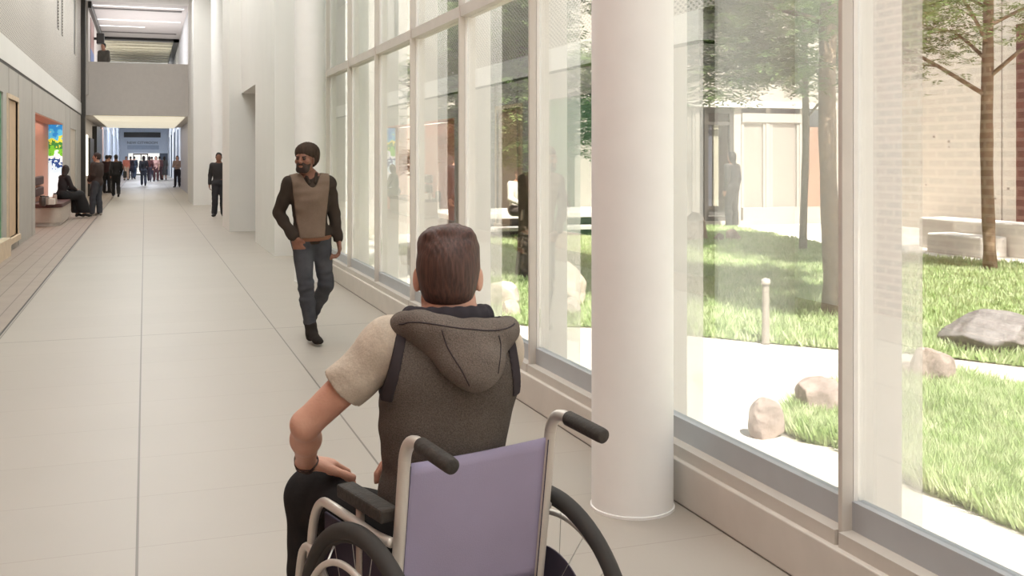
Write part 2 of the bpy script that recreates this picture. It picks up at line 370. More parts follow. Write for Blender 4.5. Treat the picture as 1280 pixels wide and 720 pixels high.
# ------------------------------------------------------------------ base materials
M_white = mat('white_plaster', (232, 229, 224), rough=.7, var=.012, scale=1.5, bump=.04, bscale=60)
M_wall2 = mat('grey_panel', (186, 181, 173), rough=.6, var=.03, scale=2)
M_ceil = mat('ceiling_paint', (226, 224, 220), rough=.8, var=.01)
M_col = mat('column_paint', (243, 241, 238), rough=.55, var=.01)
M_mull = mat('mullion_paint', (204, 196, 186), rough=.45, var=.02)
M_fin = mat('fin_paint', (232, 227, 220), rough=.4, var=.015)
M_rail = mat('rail_grey', (178, 180, 182), rough=.35, var=.02)
M_curb = mat('curb_stone', (214, 206, 196), rough=.6, var=.03, scale=5)
M_black = mat('black_metal', (34, 32, 30), rough=.4, var=.05)
M_darkcol = mat('dark_bronze', (52, 48, 44), rough=.45, var=.05)
M_silver = mat('brushed_silver', (205, 203, 198), rough=.35, metal=.85, var=.03)
M_parapet = mat('parapet_grey', (198, 191, 185), rough=.7, var=.02)
def floormat():
    m = bpy.data.materials.new('floor_tile'); m.use_nodes = True; nt = m.node_tree; b = nt.nodes['Principled BSDF']
    tc = nd(nt, 'ShaderNodeTexCoord'); sx = nd(nt, 'ShaderNodeSeparateXYZ'); nt.links.new(tc.outputs['Object'], sx.inputs[0])
    def mth(op, a, b_=None):
        n = nd(nt, 'ShaderNodeMath', operation=op)
        for i, x in enumerate((a, b_)):
            if x is None: continue
            if isinstance(x, (int, float)): n.inputs[i].default_value = x
            else: nt.links.new(x, n.inputs[i])
        return n.outputs[0]
    def joint(s, off, per, w):
        d = mth('PINGPONG', mth('SUBTRACT', s, off), per/2.0)   # distance to nearest joint
        return mth('LESS_THAN', d, w/2.0)
    jx = joint(sx.outputs['X'], -.03, 1.195, .011); jy = joint(sx.outputs['Y'], 9.99, .68, .0065); jb = joint(sx.outputs['Y'], 9.99, 8.16, .013)
    big = mth('MAXIMUM', jx, jb); 
    n1 = nd(nt, 'ShaderNodeTexNoise'); n1.inputs['Scale'].default_value = 1.3; n1.inputs['Detail'].default_value = 5
    n2 = nd(nt, 'ShaderNodeTexNoise'); n2.inputs['Scale'].default_value = 220; n2.inputs['Detail'].default_value = 2
    for n in (n1, n2): nt.links.new(tc.outputs['Object'], n.inputs['Vector'])
    # per tile tone
    tx = mth('FLOOR', mth('DIVIDE', mth('SUBTRACT', sx.outputs['X'], -.03), 1.195)); ty = mth('FLOOR', mth('DIVIDE', mth('SUBTRACT', sx.outputs['Y'], 9.99), .68))
    wn = nd(nt, 'ShaderNodeTexWhiteNoise', noise_dimensions='2D'); cb = nd(nt, 'ShaderNodeCombineXYZ'); nt.links.new(tx, cb.inputs[0]); nt.links.new(ty, cb.inputs[1]); nt.links.new(cb.outputs[0], wn.inputs['Vector'])
    tone = mth('ADD', mth('ADD', mth('MULTIPLY', wn.outputs['Value'], .03), mth('MULTIPLY', n1.outputs['Fac'], .10)), mth('MULTIPLY', n2.outputs['Fac'], .05))
    tone = mth('ADD', tone, .90)
    col = nd(nt, 'ShaderNodeVectorMath', operation='SCALE'); col.inputs[0].default_value = lin((170, 161, 150)); nt.links.new(tone, col.inputs['Scale'])
    m1 = nd(nt, 'ShaderNodeMixRGB'); m1.inputs[2].default_value = (*lin((158, 147, 136)), 1); nt.links.new(jy, m1.inputs[0]); nt.links.new(col.outputs[0], m1.inputs[1])
    m2 = nd(nt, 'ShaderNodeMixRGB'); m2.inputs[2].default_value = (*lin((112, 103, 94)), 1); nt.links.new(big, m2.inputs[0]); nt.links.new(m1.outputs[0], m2.inputs[1])
    nt.links.new(m2.outputs[0], b.inputs['Base Color']); b.inputs['Roughness'].default_value = .42; b.inputs['Specular IOR Level'].default_value = .35
    return m
M_floor = floormat()
# ------------------------------------------------------------------ floor, ceiling
XR = 2.36; XL = -2.22
bm = bmesh.new(); box(bm, -1.24, 2.62, -6, 17.32, -.2, 0); box(bm, -1.24, 3.6, 17.32, 112, -.2, 0)
fl = struct(link('floor', bm, M_floor))
def plankmat():
    m = mat('floor_plank', (156, 140, 127), rough=.5, var=.05, scale=3); nt = m.node_tree; b = nt.nodes['Principled BSDF']
    tc = nd(nt, 'ShaderNodeTexCoord'); sx = nd(nt, 'ShaderNodeSeparateXYZ'); nt.links.new(tc.outputs['Object'], sx.inputs[0])
    pp = nd(nt, 'ShaderNodeMath', operation='PINGPONG'); nt.links.new(sx.outputs['X'], pp.inputs[0]); pp.inputs[1].default_value = .1
    lt = nd(nt, 'ShaderNodeMath', operation='LESS_THAN'); nt.links.new(pp.outputs[0], lt.inputs[0]); lt.inputs[1].default_value = .006
    mx = nd(nt, 'ShaderNodeMixRGB'); src = b.inputs['Base Color'].links[0].from_socket; nt.links.new(lt.outputs[0], mx.inputs[0]); nt.links.new(src, mx.inputs[1]); mx.inputs[2].default_value = (*lin((112, 98, 88)), 1)
    nt.links.new(mx.outputs[0], b.inputs['Base Color']); return m
M_plank = plankmat()
boxo('plank_strip', -3.4, -1.262, -6, 112, -.2, 0, M_plank, fl)
boxo('joint_strip', -1.262, -1.24, -6, 112, -.2, -.004, M_black, fl)
ce = struct(boxo('ceiling', -3.4, 2.62, -6.2, 41.5, 7.5, 7.7, M_ceil)); boxo('ceiling_side', 2.62, 3.6, 17.32, 38, 7.5, 7.7, M_ceil, ce)
# ------------------------------------------------------------------ glazed wall
Y0, DY = 3.13, 1.62
M_glass = glassmat('pane_glass', .31)
M_finglass = glassmat('fin_glass', .12, trans=.74, diff=(214, 208, 200))
cb = struct(boxo('trim_1', XR, 2.62, -5.9, 17.3, 0, .2, M_curb, bev=.006))
w_i = 0
for k in range(-5, 9):
    y = Y0+DY*k; ye = min(y+DY, 17.3)
    w_i += 1; w = struct(empty('window_%d' % w_i, (2.45, y, .2)))
    def pb(nm, x0, x1, ya, yb, z0, z1, m, bev=.0):
        return boxo(nm, x0-2.45, x1-2.45, ya-y, yb-y, z0-.2, z1-.2, m, w, bev)
    pb('mullion', 2.40, 2.45, y, y+.024, .2, 7.5, M_mull, .003)
    pb('fin', 2.452, 2.67, y+.001, y+.023, .2, 7.5, M_fin)
    pb('fin_edge', 2.67, 2.77, y+.006, y+.018, .2, 7.5, M_finglass)
    pb('sill', 2.385, 2.5, y+.024, ye, .2, .255, M_mull)
    pb('bottom_rail', 2.445, 2.5, y+.024, ye, .255, .36, M_rail)
    pb('transom', 2.41, 2.53, y+.024, ye, 2.77, 2.86, M_mull)
    pb('pane', 2.47, 2.478, y+.024, ye, .36, 2.77, M_glass)
    pb('upper_pane', 2.47, 2.478, y+.024, ye, 2.86, 7.5, M_glass)
# columns
def column(x, y, r, label):
    bm = lathe(bmesh.new(), [(r+.006, 0), (r+.006, .012), (r, .014), (r, 7.5)], 64, (0, 0, 0)); o = link('column', bm, M_col, None, True); o.location = (x, y, 0)
    m = o.modifiers.new('es', 'EDGE_SPLIT'); m.split_angle = math.radians(40)
    o['kind'] = 'structure'; return o
column(2.14, 4.32, .19, ''); column(2.06, 13.7, .2, ''); column(2.14, 32.9, .22, '')
# ------------------------------------------------------------------ left wall
def Zat(u, v, X):
    Y = YatX(u, X); d = FW[0]*X+FW[1]*Y; return H-(v-VY)*d/F
ZL = Zat(0, 74.4, XL); ZB = Zat(0, 41, XL)
def wall_open(bm, x0, x1, ya, yb, z0, z1, ops):
    ys = ya
    for (a, b, c, d) in sorted(ops):
        box(bm, x0, x1, ys, a, z0, z1)
        if c > z0: box(bm, x0, x1, a, b, z0, c)
        if d < z1: box(bm, x0, x1, a, b, d, z1)
        ys = b
    box(bm, x0, x1, ys, yb, z0, z1); return bm
g0, g1 = 15.6, YatX(4, XL); t0, t1 = YatX(9, XL), YatX(22, XL); p0, p1 = YatX(44, XL), YatX(79, XL); q0, q1 = YatX(88, XL), YatX(95, XL)
zg0, zg1 = Zat(4, 297, XL), Zat(4, 115, XL); zt0, zt1 = Zat(9, 300, XL), Zat(9, 122, XL); zp1 = Zat(44, 140, XL); zq1 = Zat(88, 160, XL)
YE = 41.0
wl = struct(link('wall_left', wall_open(bmesh.new(), -2.75, XL, 12.4, YE, 0, ZL, [(g0, g1, zg0, zg1), (t0, t1, zt0, zt1), (p0, p1, 0, zp1), (q0, q1, 0, zq1)]), M_wall2))
bm = bmesh.new()
for u in (11, 23, 40, 82, 87.5, 97): y = YatX(u, XL); box(bm, XL, XL+.003, y-.02, y+.02, 0, ZL)
link('panel_joint', bm, mat('joint_grey', (150, 143, 135)), wl)
boxo('shadow_gap', -2.7, XL+.004, 12.4, YE, ZL-.03, ZL+.02, M_darkcol, wl)
boxo('back_panel', -3.1, -2.75, 12.4, YE, 0, ZL, M_wall2, wl)
boxo('green_panel', -2.7, XL-.03, g0, g1, zg0, zg1, mat('green_paint', (92, 140, 104), var=.03), wl)
boxo('niche_lining', -2.75, XL-.03, t0, t1, zt0, zt1, mat('tan_wood', (214, 184, 150), var=.05, scale=4), wl)
bm = bmesh.new(); box(bm, XL-.1, XL+.02, t0-.08, t0, zt0-.05, zt1+.08); box(bm, XL-.1, XL+.02, t1, t1+.08, zt0-.05, zt1+.08); box(bm, XL-.1, XL+.02, t0, t1, zt1, zt1+.08); box(bm, XL-.2, XL+.05, t0-.08, t1+.08, zt0-.1, zt0)
link('niche_frame', bm, mat('pale_wood', (222, 200, 172), var=.05), wl)
boxo('wood_ledge', XL, XL+.12, g0, g1, 0.0, zg0, mat('pale_wood', (222, 200, 172)), wl)
boxo('pale_recess', -2.7, XL-.03, q0, q1, 0, zq1, mat('pale_recess', (206, 194, 178)), wl)
# pink lit niche
M_pink = mat('coral_paint', (226, 160, 136), var=.03, rough=.6)
XN = -2.62
bm = bmesh.new(); box(bm, -2.75, XN, p0, p1, 0, zp1); box(bm, -2.75, XL-.01, p0-.01, p0+.03, 0, zp1); box(bm, -2.74, XL-.01, p0, p1, zp1-.03, zp1+.001)
link('niche_lining', bm, M_pink, wl)
boxo('niche_end', XN, XL-.01, p1-.05, p1+.001, 0, zp1, M_pink, wl)
# upper left wall
def perfmat():
    m = mat('perforated_panel', (204, 197, 188), rough=.6, var=.01); nt = m.node_tree; b = nt.nodes['Principled BSDF']
    tc = nd(nt, 'ShaderNodeTexCoord'); sx = nd(nt, 'ShaderNodeSeparateXYZ'); nt.links.new(tc.outputs['Object'], sx.inputs[0])
    cbn = nd(nt, 'ShaderNodeCombineXYZ'); nt.links.new(sx.outputs['Y'], cbn.inputs[0]); nt.links.new(sx.outputs['Z'], cbn.inputs[1])
    vo = nd(nt, 'ShaderNodeTexVoronoi', voronoi_dimensions='2D'); vo.inputs['Randomness'].default_value = 0; vo.inputs['Scale'].default_value = 17
    mp = nd(nt, 'ShaderNodeMapping'); mp.inputs['Rotation'].default_value = (0, 0, PI/4); mp.inputs['Scale'].default_value = (.55, 1, 1)
    nt.links.new(cbn.outputs[0], mp.inputs[0]); nt.links.new(mp.outputs[0], vo.inputs['Vector'])
    lt = nd(nt, 'ShaderNodeMath', operation='LESS_THAN'); nt.links.new(vo.outputs['Distance'], lt.inputs[0]); lt.inputs[1].default_value = .3
    mx = nd(nt, 'ShaderNodeMixRGB'); src = b.inputs['Base Color'].links[0].from_socket; nt.links.new(lt.outputs[0], mx.inputs[0]); nt.links.new(src, mx.inputs[1]); mx.inputs[2].default_value = (*lin((100, 93, 87)), 1)
    nt.links.new(mx.outputs[0], b.inputs['Base Color']); return m
s1, s2 = (YatX(71.3, XL), YatX(73.6, XL)), (YatX(76.6, XL), YatX(78.8, XL)); s3 = (YatX(92.3, XL), YatX(94.8, XL))
struct(boxo('trim_2', -3.1, XL+.015, 12.4, YE, ZL+.02, ZB, M_white))
wu = struct(link('wall_left_upper', wall_open(bmesh.new(), -3.1, XL, 9.4, YE, ZB, 7.5, [(s1[0], s1[1], Zat(72, 36, XL), 7.3), (s2[0], s2[1], Zat(77, 44, XL), 7.3), (s3[0], s3[1], Zat(93, 68, XL), 7.3)]), perfmat()))
[boxo('slot_back', -3.05, XL-.03, a, b, 4.7, 7.35, M_darkcol, wu) for a, b in (s1, s2, s3)]
# left wall beside the camera
def louvremat():
    m = mat('terracotta', (150, 96, 78), rough=.6, var=.15, scale=2); nt = m.node_tree; b = nt.nodes['Principled BSDF']
    tc = nd(nt, 'ShaderNodeTexCoord'); sx = nd(nt, 'ShaderNodeSeparateXYZ'); nt.links.new(tc.outputs['Object'], sx.inputs[0])
    cbn = nd(nt, 'ShaderNodeCombineXYZ'); nt.links.new(sx.outputs['Y'], cbn.inputs[0]); nt.links.new(sx.outputs['Z'], cbn.inputs[1])
    br = nd(nt, 'ShaderNodeTexBrick'); br.inputs['Scale'].default_value = 1.0; br.inputs['Brick Width'].default_value = .24; br.inputs['Row Height'].default_value = .085; br.inputs['Mortar Size'].default_value = .016
    br.inputs['Color1'].default_value = (*lin((140, 88, 72)), 1); br.inputs['Color2'].default_value = (*lin((112, 68, 56)), 1); br.inputs['Mortar'].default_value = (*lin((160, 128, 112)), 1)
    nt.links.new(cbn.outputs[0], br.inputs['Vector']); nt.links.new(br.outputs['Color'], b.inputs['Base Color']); return m
M_brick = louvremat()
wb = struct(boxo('wall_brick', -2.75, XL, -5.9, 9.4, 0, 7.5, M_brick))
struct(boxo('wall_left_panel', -2.75, XL, 9.4, 11.15, 0, ZB, M_white))
wd = struct(boxo('wall_left_recess', -3.1, -2.75, 11.15, 12.4, 0, ZB, M_darkcol))
struct(boxo('wall_back', -3.1, 2.6, -6.2, -5.9, 0, 7.5, M_white))
# dark column at the end of the left wall
xa, ya = PD(103, 41.5); 
dc = struct(boxo('pillar', xa, xa+.3, YE+.02, YE+.45, 0, 7.5, M_darkcol))
# ------------------------------------------------------------------ right white walls
b1 = struct(boxo('wall_right_pier', 2.02, 3.4, 17.32, 20.45, 0, 3.06, M_white))
struct(boxo('wall_right_upper', 2.02, 3.4, 17.32, 23.5, 3.06, 7.5, M_white))
struct(boxo('wall_right_block', 1.76, 3.4, 23.5, 25.6, 0, 7.5, M_white))
struct(boxo('wall_right_recess', 3.4, 3.6, 17.32, 37.1, 0, 7.5, M_white))
struct(boxo('wall_right_pillar', 1.58, 3.4, 37.1, 42.1, 0, 7.5, M_white))
# ------------------------------------------------------------------ bridge, lower passage
struct(boxo('wall_parapet', -2.2, 1.9, 41.8, 42.1, 3.25, 5.27, M_parapet))
struct(boxo('floor_upper', -2.2, 1.9, 42.1, 62, 3.75, 4.3, M_parapet))
lc = struct(boxo('ceiling_passage', -2.4, 1.86, 42.1, 58.9, 3.3, 3.74, M_ceil))
bm = bmesh.new()
for i in range(3): box(bm, -1.85, 1.5, 42.3+i*5.5, 42.3+i*5.5+5.35, 3.25, 3.3)
lp = link('light_panel', bm, emat('luminous_cream', (240, 232, 208), .72), lc)
struct(boxo('wall_passage_right', 1.85, 2.2, 42.1, 58.9, 0, 3.75, mat('lavender_grey', (186, 184, 196), var=.02)))
pl = struct(boxo('wall_passage_left', -2.9, -2.3, 41.5, 58.9, 0, 3.75, M_parapet))
boxo('dark_panel', -2.3, -2.1, 51.5, 58, 0, 3.12, M_black, pl)
boxo('lit_strip', -2.3, -2.26, 46.2, 47.0, .9, 2.6, emat('strip_light', (250, 245, 235), 2.0), pl)
boxo('shelf_case', -2.3, -2.2, 47.5, 51, 0, 2.5, M_darkcol, pl)
# second hall beyond
M_hall = mat('hall_blue', (214, 222, 234), var=.02); M_hallw = mat('hall_white', (228, 230, 234), var=.01)
struct(boxo('ceiling_hall', -2.9, 2.8, 58.9, 112, 4.9, 5.1, M_ceil))
struct(boxo('ceiling_step', -2.9, 2.8, 58.9, 59.1, 3.3, 4.9, M_ceil))
hl = struct(boxo('wall_hall_left', -2.9, -2.3, 59.1, 112, 0, 4.9, M_hall))
for i in range(7):
    y = 61+i*7; boxo('wall_panel', -2.3, -2.26, y, y+3.2, 0, 3.4, (mat('blush_panel', (214, 178, 160)) if i == 0 else mat('pale_blue_panel', (206, 214, 228))), hl)
hr = struct(boxo('wall_hall_right', 2.15, 2.8, 59.1, 112, 0, 4.9, M_hallw))
for i in range(5):
    y = 64+i*9; boxo('dark_slot', 2.1, 2.16, y, y+1.6, 0, 3.6, mat('slate_slot', (96, 104, 118)), hr)
    boxo('wall_panel', 2.12, 2.16, y+3, y+6.5, 0, 3.9, mat('hall_bright_white', (244, 244, 244), var=.01), hr)  # wall panels in an even near-white, no emission
# end facade: wall above a glazed entrance
zt = 2.12; YF = 106.0
eb = struct(boxo('wall_end', -2.8, 2.6, YF, YF+.3, zt, 4.9, M_hall))
boxo('signboard', -1.9, 1.45, YF-.12, YF-.02, 3.66, 4.15, M_darkcol, eb)
boxo('band', -1.6, 1.3, YF-.05, YF, 2.5, 2.9, mat('band_blue', (176, 188, 206)), eb)
fc = bpy.data.curves.new('lettering', 'FONT'); fc.body = 'NEW CITYROOM'; fc.size = .36; fc.align_x = 'CENTER'; fc.extrude = .02
fo_ = bpy.data.objects.new('lettering', fc); COL.objects.link(fo_); fo_.rotation_euler = (PI/2, 0, 0); fo_.location = (-.22, YF-.06, 3.02)
bpy.context.view_layer.update(); me = bpy.data.meshes.new_from_object(fo_.evaluated_get(bpy.context.evaluated_depsgraph_get())); me.transform(fo_.matrix_basis); bpy.data.objects.remove(fo_)
me.materials.clear(); link('lettering', me, mat('letter_grey', (96, 102, 112)), eb)
struct(boxo('wall_end_left', -2.8, -1.5, YF, YF+.3, 0, zt, M_hall)); struct(boxo('wall_end_right', 1.35, 2.6, YF, YF+.3, 0, zt, mat('slate_slot', (96, 104, 118))))
dr = struct(empty('door_1', (-.35, YF, 0)))
bm = bmesh.new()
for x in (-.68, .0, .62): box(bm, x-.04, x+.04, -.03, .03, 0, 2.1)
box(bm, -.7, .66, -.03, .03, 1.98, 2.1); box(bm, -.7, .66, -.03, .03, .0, .12)
link('door_frame', bm, M_black, dr); boxo('pane', -.66, .6, -.005, .005, .12, 1.98, M_glass, dr)
boxo('handle', -.06, -.03, -.08, -.03, .8, 1.3, M_silver, dr)
wi = struct(empty('window_40', (0, YF, 0))); boxo('pane', -1.5, -1.05, 0, .01, 0, zt, M_glass, wi); boxo('pane', .3, 1.35, 0, .01, 0, zt, M_glass, wi)
# upper level beyond the parapet
up = struct(boxo('ceiling_upper', -2.9, 1.6, 41.5, 53.3, 7.5, 7.7, mat('upper_ceiling', (206, 200, 198), var=.02)))
for i, (y, w) in enumerate(((42.4, .07), (43.1, .3), (46.6, .07), (48.8, .05), (51.0, .25))):
    if i in (1, 4): boxo('ceiling_groove', -1.9, 1.4, y, y+w, 7.47, 7.5, mat('groove_grey', (128, 124, 122)), up)
    else: boxo('linear_light', -1.9, 1.45 if i != 3 else .0, y, y+w, 7.48, 7.5, emat('linear_white', (250, 250, 250), 1.3), up)
sk = struct(empty('ceiling_frame', (0, 53.3, 7.5)))
bm = bmesh.new(); box(bm, -2.0, 1.6, 0, .55, -.12, .1); box(bm, 1.35, 1.75, .0, 14, -.12, .1); link('frame', bm, M_black, sk)
bm = bmesh.new()
for i in range(9): box(bm, -2.0, 1.35, 1.0+i*1.5, 1.75+i*1.5, -.02, .08)
link('louvre', bm, mat('louvre_cream', (232, 226, 204)), sk)
boxo('louvre_back', -2.0, 1.35, .5, 14, .3, .4, M_parapet, sk)
struct(boxo('wall_upper_right', 1.6, 2.0, 38.2, 68, 4.0, 7.5, mat('upper_white', (214, 216, 220))))
uw = struct(boxo('wall_upper_left', -2.6, -2.0, YE+.5, 68, 4.0, 7.5, M_parapet))
boxo('edge_beam', -2.0, -1.88, YE+.5, 54, 7.25, 7.5, M_black, uw)
struct(boxo('wall_upper_end', -2.9, 2.0, 68, 68.3, 4.0, 7.6, mat('upper_white', (214, 216, 220))))
# ------------------------------------------------------------------ lights
def fill_luminaire(x, y, z, sx, sy, power, label, col=(.93, 1.0, 1.03)):  # added fixture above the view, fills the atrium with light
    t = empty('fill_light_panel', (x, y, z)); tag(t, label, 'fill light', 'added fill light panels above the atrium')
    bm = bmesh.new(); 
    box(bm, -sx/2-.04, sx/2+.04, -sy/2-.04, -sy/2, -.06, 0); box(bm, -sx/2-.04, sx/2+.04, sy/2, sy/2+.04, -.06, 0); box(bm, -sx/2-.04, -sx/2, -sy/2, sy/2, -.06, 0); box(bm, sx/2, sx/2+.04, -sy/2, sy/2, -.06, 0)
    link('frame', bm, M_white, t); boxo('diffuser', -sx/2, sx/2, -sy/2, sy/2, -.03, -.01, emat('diffuser', (255, 246, 232), 2.0), t)
    L = bpy.data.lights.new('lamp', 'AREA'); L.shape = 'RECTANGLE'; L.size = sx; L.size_y = sy; L.energy = power; L.color = col
    lo = bpy.data.objects.new('lamp', L); COL.objects.link(lo); lo.parent = t; lo.location = (0, 0, -.07)
def lampo(x, y, z, sx, sy, power, col=(1, 1, 1), parent=None):
    L = bpy.data.lights.new('lamp', 'AREA'); L.shape = 'RECTANGLE'; L.size = sx; L.size_y = sy; L.energy = power; L.color = col
    lo = bpy.data.objects.new('lamp', L); COL.objects.link(lo); lo.location = (x, y, z); lo.parent = parent; return lo
LP = 114
for i, y in enumerate((-3.5, 1.5, 6.5, 11.5, 16.5, 22.0, 27.5, 32.0, 36.4)):
    fill_luminaire(0, y, 7.5, 2.6, 3.2, LP, 'added white light panel, out of view, filling the tall atrium with light')
lampo(-.2, 50.4, 3.22, 3.0, 15, 95, (1, .95, .85), lc)
for y in (62, 74, 86, 98):
    bo = boxo('linear_light', -1.0, .8, y-2, y+2, 4.86, 4.895, emat('cool_panel', (235, 240, 255), 2.0)); struct(bo)
    lampo(-.1, y, 4.84, 1.8, 4, 230, (.86, .92, 1.0), None)
lampo(-.2, 48, 7.4, 3, 12, 130, (1, 1, 1), up)
ul_ = lampo(-.2, 45.5, 4.36, 2.6, 6, 160, (1, .98, .96), None); bpy.data.objects['floor_upper']; ul_.rotation_euler = (PI, 0, 0); ul2 = lampo(-.3, 59, 4.36, 2.6, 5, 150, (1, .97, .88), None); ul2.rotation_euler = (PI, 0, 0)  # added uplights, hidden by the parapet, brighten upper ceiling and louvres
# niche lamp
lampo(-2.42, (p0+p1)/2, zp1-.06, .2, 5, 9, (1, .8, .68), wl)
S = bpy.data.lights.new('sun', 'SUN'); S.energy = 17.0; S.angle = math.radians(.6); S.color = (1, .95, .88)
so = bpy.data.objects.new('sun', S); COL.objects.link(so)
sd = Vector((.0, -.56, .83)).normalized(); so.rotation_euler = sd.to_track_quat('Z', 'Y').to_euler()
W = bpy.data.worlds.new('sky'); SC.world = W; W.use_nodes = True; wnt = W.node_tree; bg = wnt.nodes['Background']
tcw = nd(wnt, 'ShaderNodeTexCoord'); sxw = nd(wnt, 'ShaderNodeSeparateXYZ'); wnt.links.new(tcw.outputs['Generated'], sxw.inputs[0])
rw = nd(wnt, 'ShaderNodeValToRGB'); rw.color_ramp.elements[0].position = 0.0; rw.color_ramp.elements[0].color = (1, .97, .93, 1); rw.color_ramp.elements[1].position = .7; rw.color_ramp.elements[1].color = (.75, .87, 1, 1)
wnt.links.new(sxw.outputs['Z'], rw.inputs[0]); wnt.links.new(rw.outputs[0], bg.inputs['Color']); bg.inputs['Strength'].default_value = 2.0
SC.view_settings.view_transform = 'Standard'; SC.view_settings.look = 'None'; SC.view_settings.exposure = 0.0; SC.view_settings.gamma = 1.0
# ------------------------------------------------------------------ courtyard
M_gravel = mat('gravel', (214, 206, 196), rough=.95, var=.1, scale=180, bump=.6, bscale=160, fscale=60, fvar=.12)
M_pave = mat('pale_paving', (216, 209, 200), rough=.8, var=.03)
M_conc = mat('pale_concrete', (172, 164, 154), rough=.85, var=.04, scale=.8, bump=.1, bscale=30)
M_soil = mat('lawn_soil', (112, 128, 72), rough=1, var=.1, scale=10)
gr = struct(boxo('ground', 2.62, 40, -14, 24, -.3, 0, M_gravel))
def inside(px, py, poly):
    r = np.zeros(px.shape, bool); n = len(poly)
    for i in range(n):
        x1, y1 = poly[i]; x2, y2 = poly[(i+1) % n]
        c = ((y1 > py) != (y2 > py)) & (px < (x2-x1)*(py-y1)/((y2-y1) if y2 != y1 else 1e-9)+x1); r ^= c
    return r
lawn1 = [G(u, v)[:2] for u, v in ((560, 372), (600, 400), (660, 408), (740, 410), (860, 420), (960, 430), (1052, 438), (1130, 442), (1300, 462), (1400, 440), (1400, 345), (1280, 336), (1128, 322), (1052, 314), (985, 300), (915, 286), (860, 286), (740, 298), (600, 299), (540, 300))]
lawn2 = [G(u, v)[:2] for u, v in ((978, 540), (985, 520), (1010, 500), (1060, 490), (1128, 482), (1200, 480), (1290, 500), (1400, 560), (1400, 700), (1290, 672), (1215, 640), (1130, 605), (1050, 562), (1000, 552))]
def lawn(poly, n, hmin, hmax, seed, name, label):
    bm = bmesh.new(); vs = [bm.verts.new((x, y, .012)) for x, y in poly]; f = bm.faces.new(vs); bmesh.ops.triangulate(bm, faces=[f]); 
    base = struct(link('ground_lawn', bm, M_soil))
    rg = np.random.default_rng(seed); P = np.array(poly); lo, hi = P.min(0), P.max(0)
    x = rg.uniform(lo[0], hi[0], n*4); y = rg.uniform(lo[1], hi[1], n*4); m = inside(x, y, poly); x, y = x[m][:n], y[m][:n]; n = len(x)
    dist = np.hypot(x, y); cl = .7+.5*np.sin(x*3.1+np.sin(y*2.3)*2)*np.sin(y*2.7+1)
    hgt = rg.uniform(hmin, hmax, n)*(cl*.4+.75); wd = .004+.0011*dist; a = rg.uniform(0, 2*PI, n); le = rg.uniform(.2, .8, n)*hgt; la = rg.uniform(0, 2*PI, n)
    V = np.zeros((n, 3, 3), np.float32)
    V[:, 0, 0] = x-np.cos(a)*wd; V[:, 0, 1] = y-np.sin(a)*wd; V[:, 1, 0] = x+np.cos(a)*wd; V[:, 1, 1] = y+np.sin(a)*wd
    V[:, 2, 0] = x+np.cos(la)*le; V[:, 2, 1] = y+np.sin(la)*le; V[:, 2, 2] = hgt; V[:, :2, 2] = 0.0
    me = bpy.data.meshes.new('grass'); me.vertices.add(n*3); me.vertices.foreach_set('co', V.ravel()); me.loops.add(n*3); me.loops.foreach_set('vertex_index', np.arange(n*3, dtype=np.int32))
    me.polygons.add(n); me.polygons.foreach_set('loop_start', (np.arange(n)*3).astype(np.int32)); me.update(calc_edges=True)
    o = link('grass', me, leafmat('grass_blade', (212, 220, 178), (166, 190, 124), 1.2)); tag(o, label, 'grass', kind='stuff')
def leafmat(name, c1, c2, sc):
    if name in _M: return _M[name]
    m = bpy.data.materials.new(name); m.use_nodes = True; nt = m.node_tree; nt.nodes.remove(nt.nodes['Principled BSDF']); o = nt.nodes['Material Output']
    tc = nd(nt, 'ShaderNodeTexCoord'); n = nd(nt, 'ShaderNodeTexNoise'); n.inputs['Scale'].default_value = sc*6; nt.links.new(tc.outputs['Object'], n.inputs['Vector'])
    r = nd(nt, 'ShaderNodeValToRGB'); r.color_ramp.elements[0].position = .35; r.color_ramp.elements[1].position = .65; r.color_ramp.elements[0].color = (*lin(c2), 1); r.color_ramp.elements[1].color = (*lin(c1), 1)
    nt.links.new(n.outputs['Fac'], r.inputs[0])
    d = nd(nt, 'ShaderNodeBsdfDiffuse'); t = nd(nt, 'ShaderNodeBsdfTranslucent'); mx = nd(nt, 'ShaderNodeMixShader'); mx.inputs[0].default_value = .35
    for s in (d, t): nt.links.new(r.outputs[0], s.inputs['Color'])
    nt.links.new(d.outputs[0], mx.inputs[1]); nt.links.new(t.outputs[0], mx.inputs[2]); nt.links.new(mx.outputs[0], o.inputs[0]); _M[name] = m; return m
lawn(lawn1, 150000, .05, .13, 1, 'lawn', 'wide green lawn under the trees across the gravel courtyard')
lawn(lawn2, 50000, .06, .15, 2, 'lawn', 'small bright patch of tall grass near the glass wall beside two boulders')
pv = [G(u, v)[:2] for u, v in ((985, 300), (1052, 314), (1128, 322), (1280, 336), (1400, 345), (1400, 320), (1100, 292), (985, 291))]
bm = bmesh.new(); f = bm.faces.new([bm.verts.new((x, y, .008)) for x, y in pv]); struct(link('ground_paving', bm, M_pave))
# far facade
YFC = 21.5
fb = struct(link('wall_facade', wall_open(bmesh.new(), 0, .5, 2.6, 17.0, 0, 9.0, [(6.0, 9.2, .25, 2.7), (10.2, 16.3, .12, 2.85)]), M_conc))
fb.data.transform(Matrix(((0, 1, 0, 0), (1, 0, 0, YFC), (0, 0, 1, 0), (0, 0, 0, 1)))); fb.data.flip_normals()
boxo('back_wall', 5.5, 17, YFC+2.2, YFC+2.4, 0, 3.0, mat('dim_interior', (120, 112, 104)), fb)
boxo('inner_floor', 5.5, 17, YFC+.4, YFC+2.3, .05, .12, M_parapet, fb)
boxo('soffit_strip', 10.2, 16.3, YFC-.06, YFC, 2.85, 3.0, M_pave, fb)
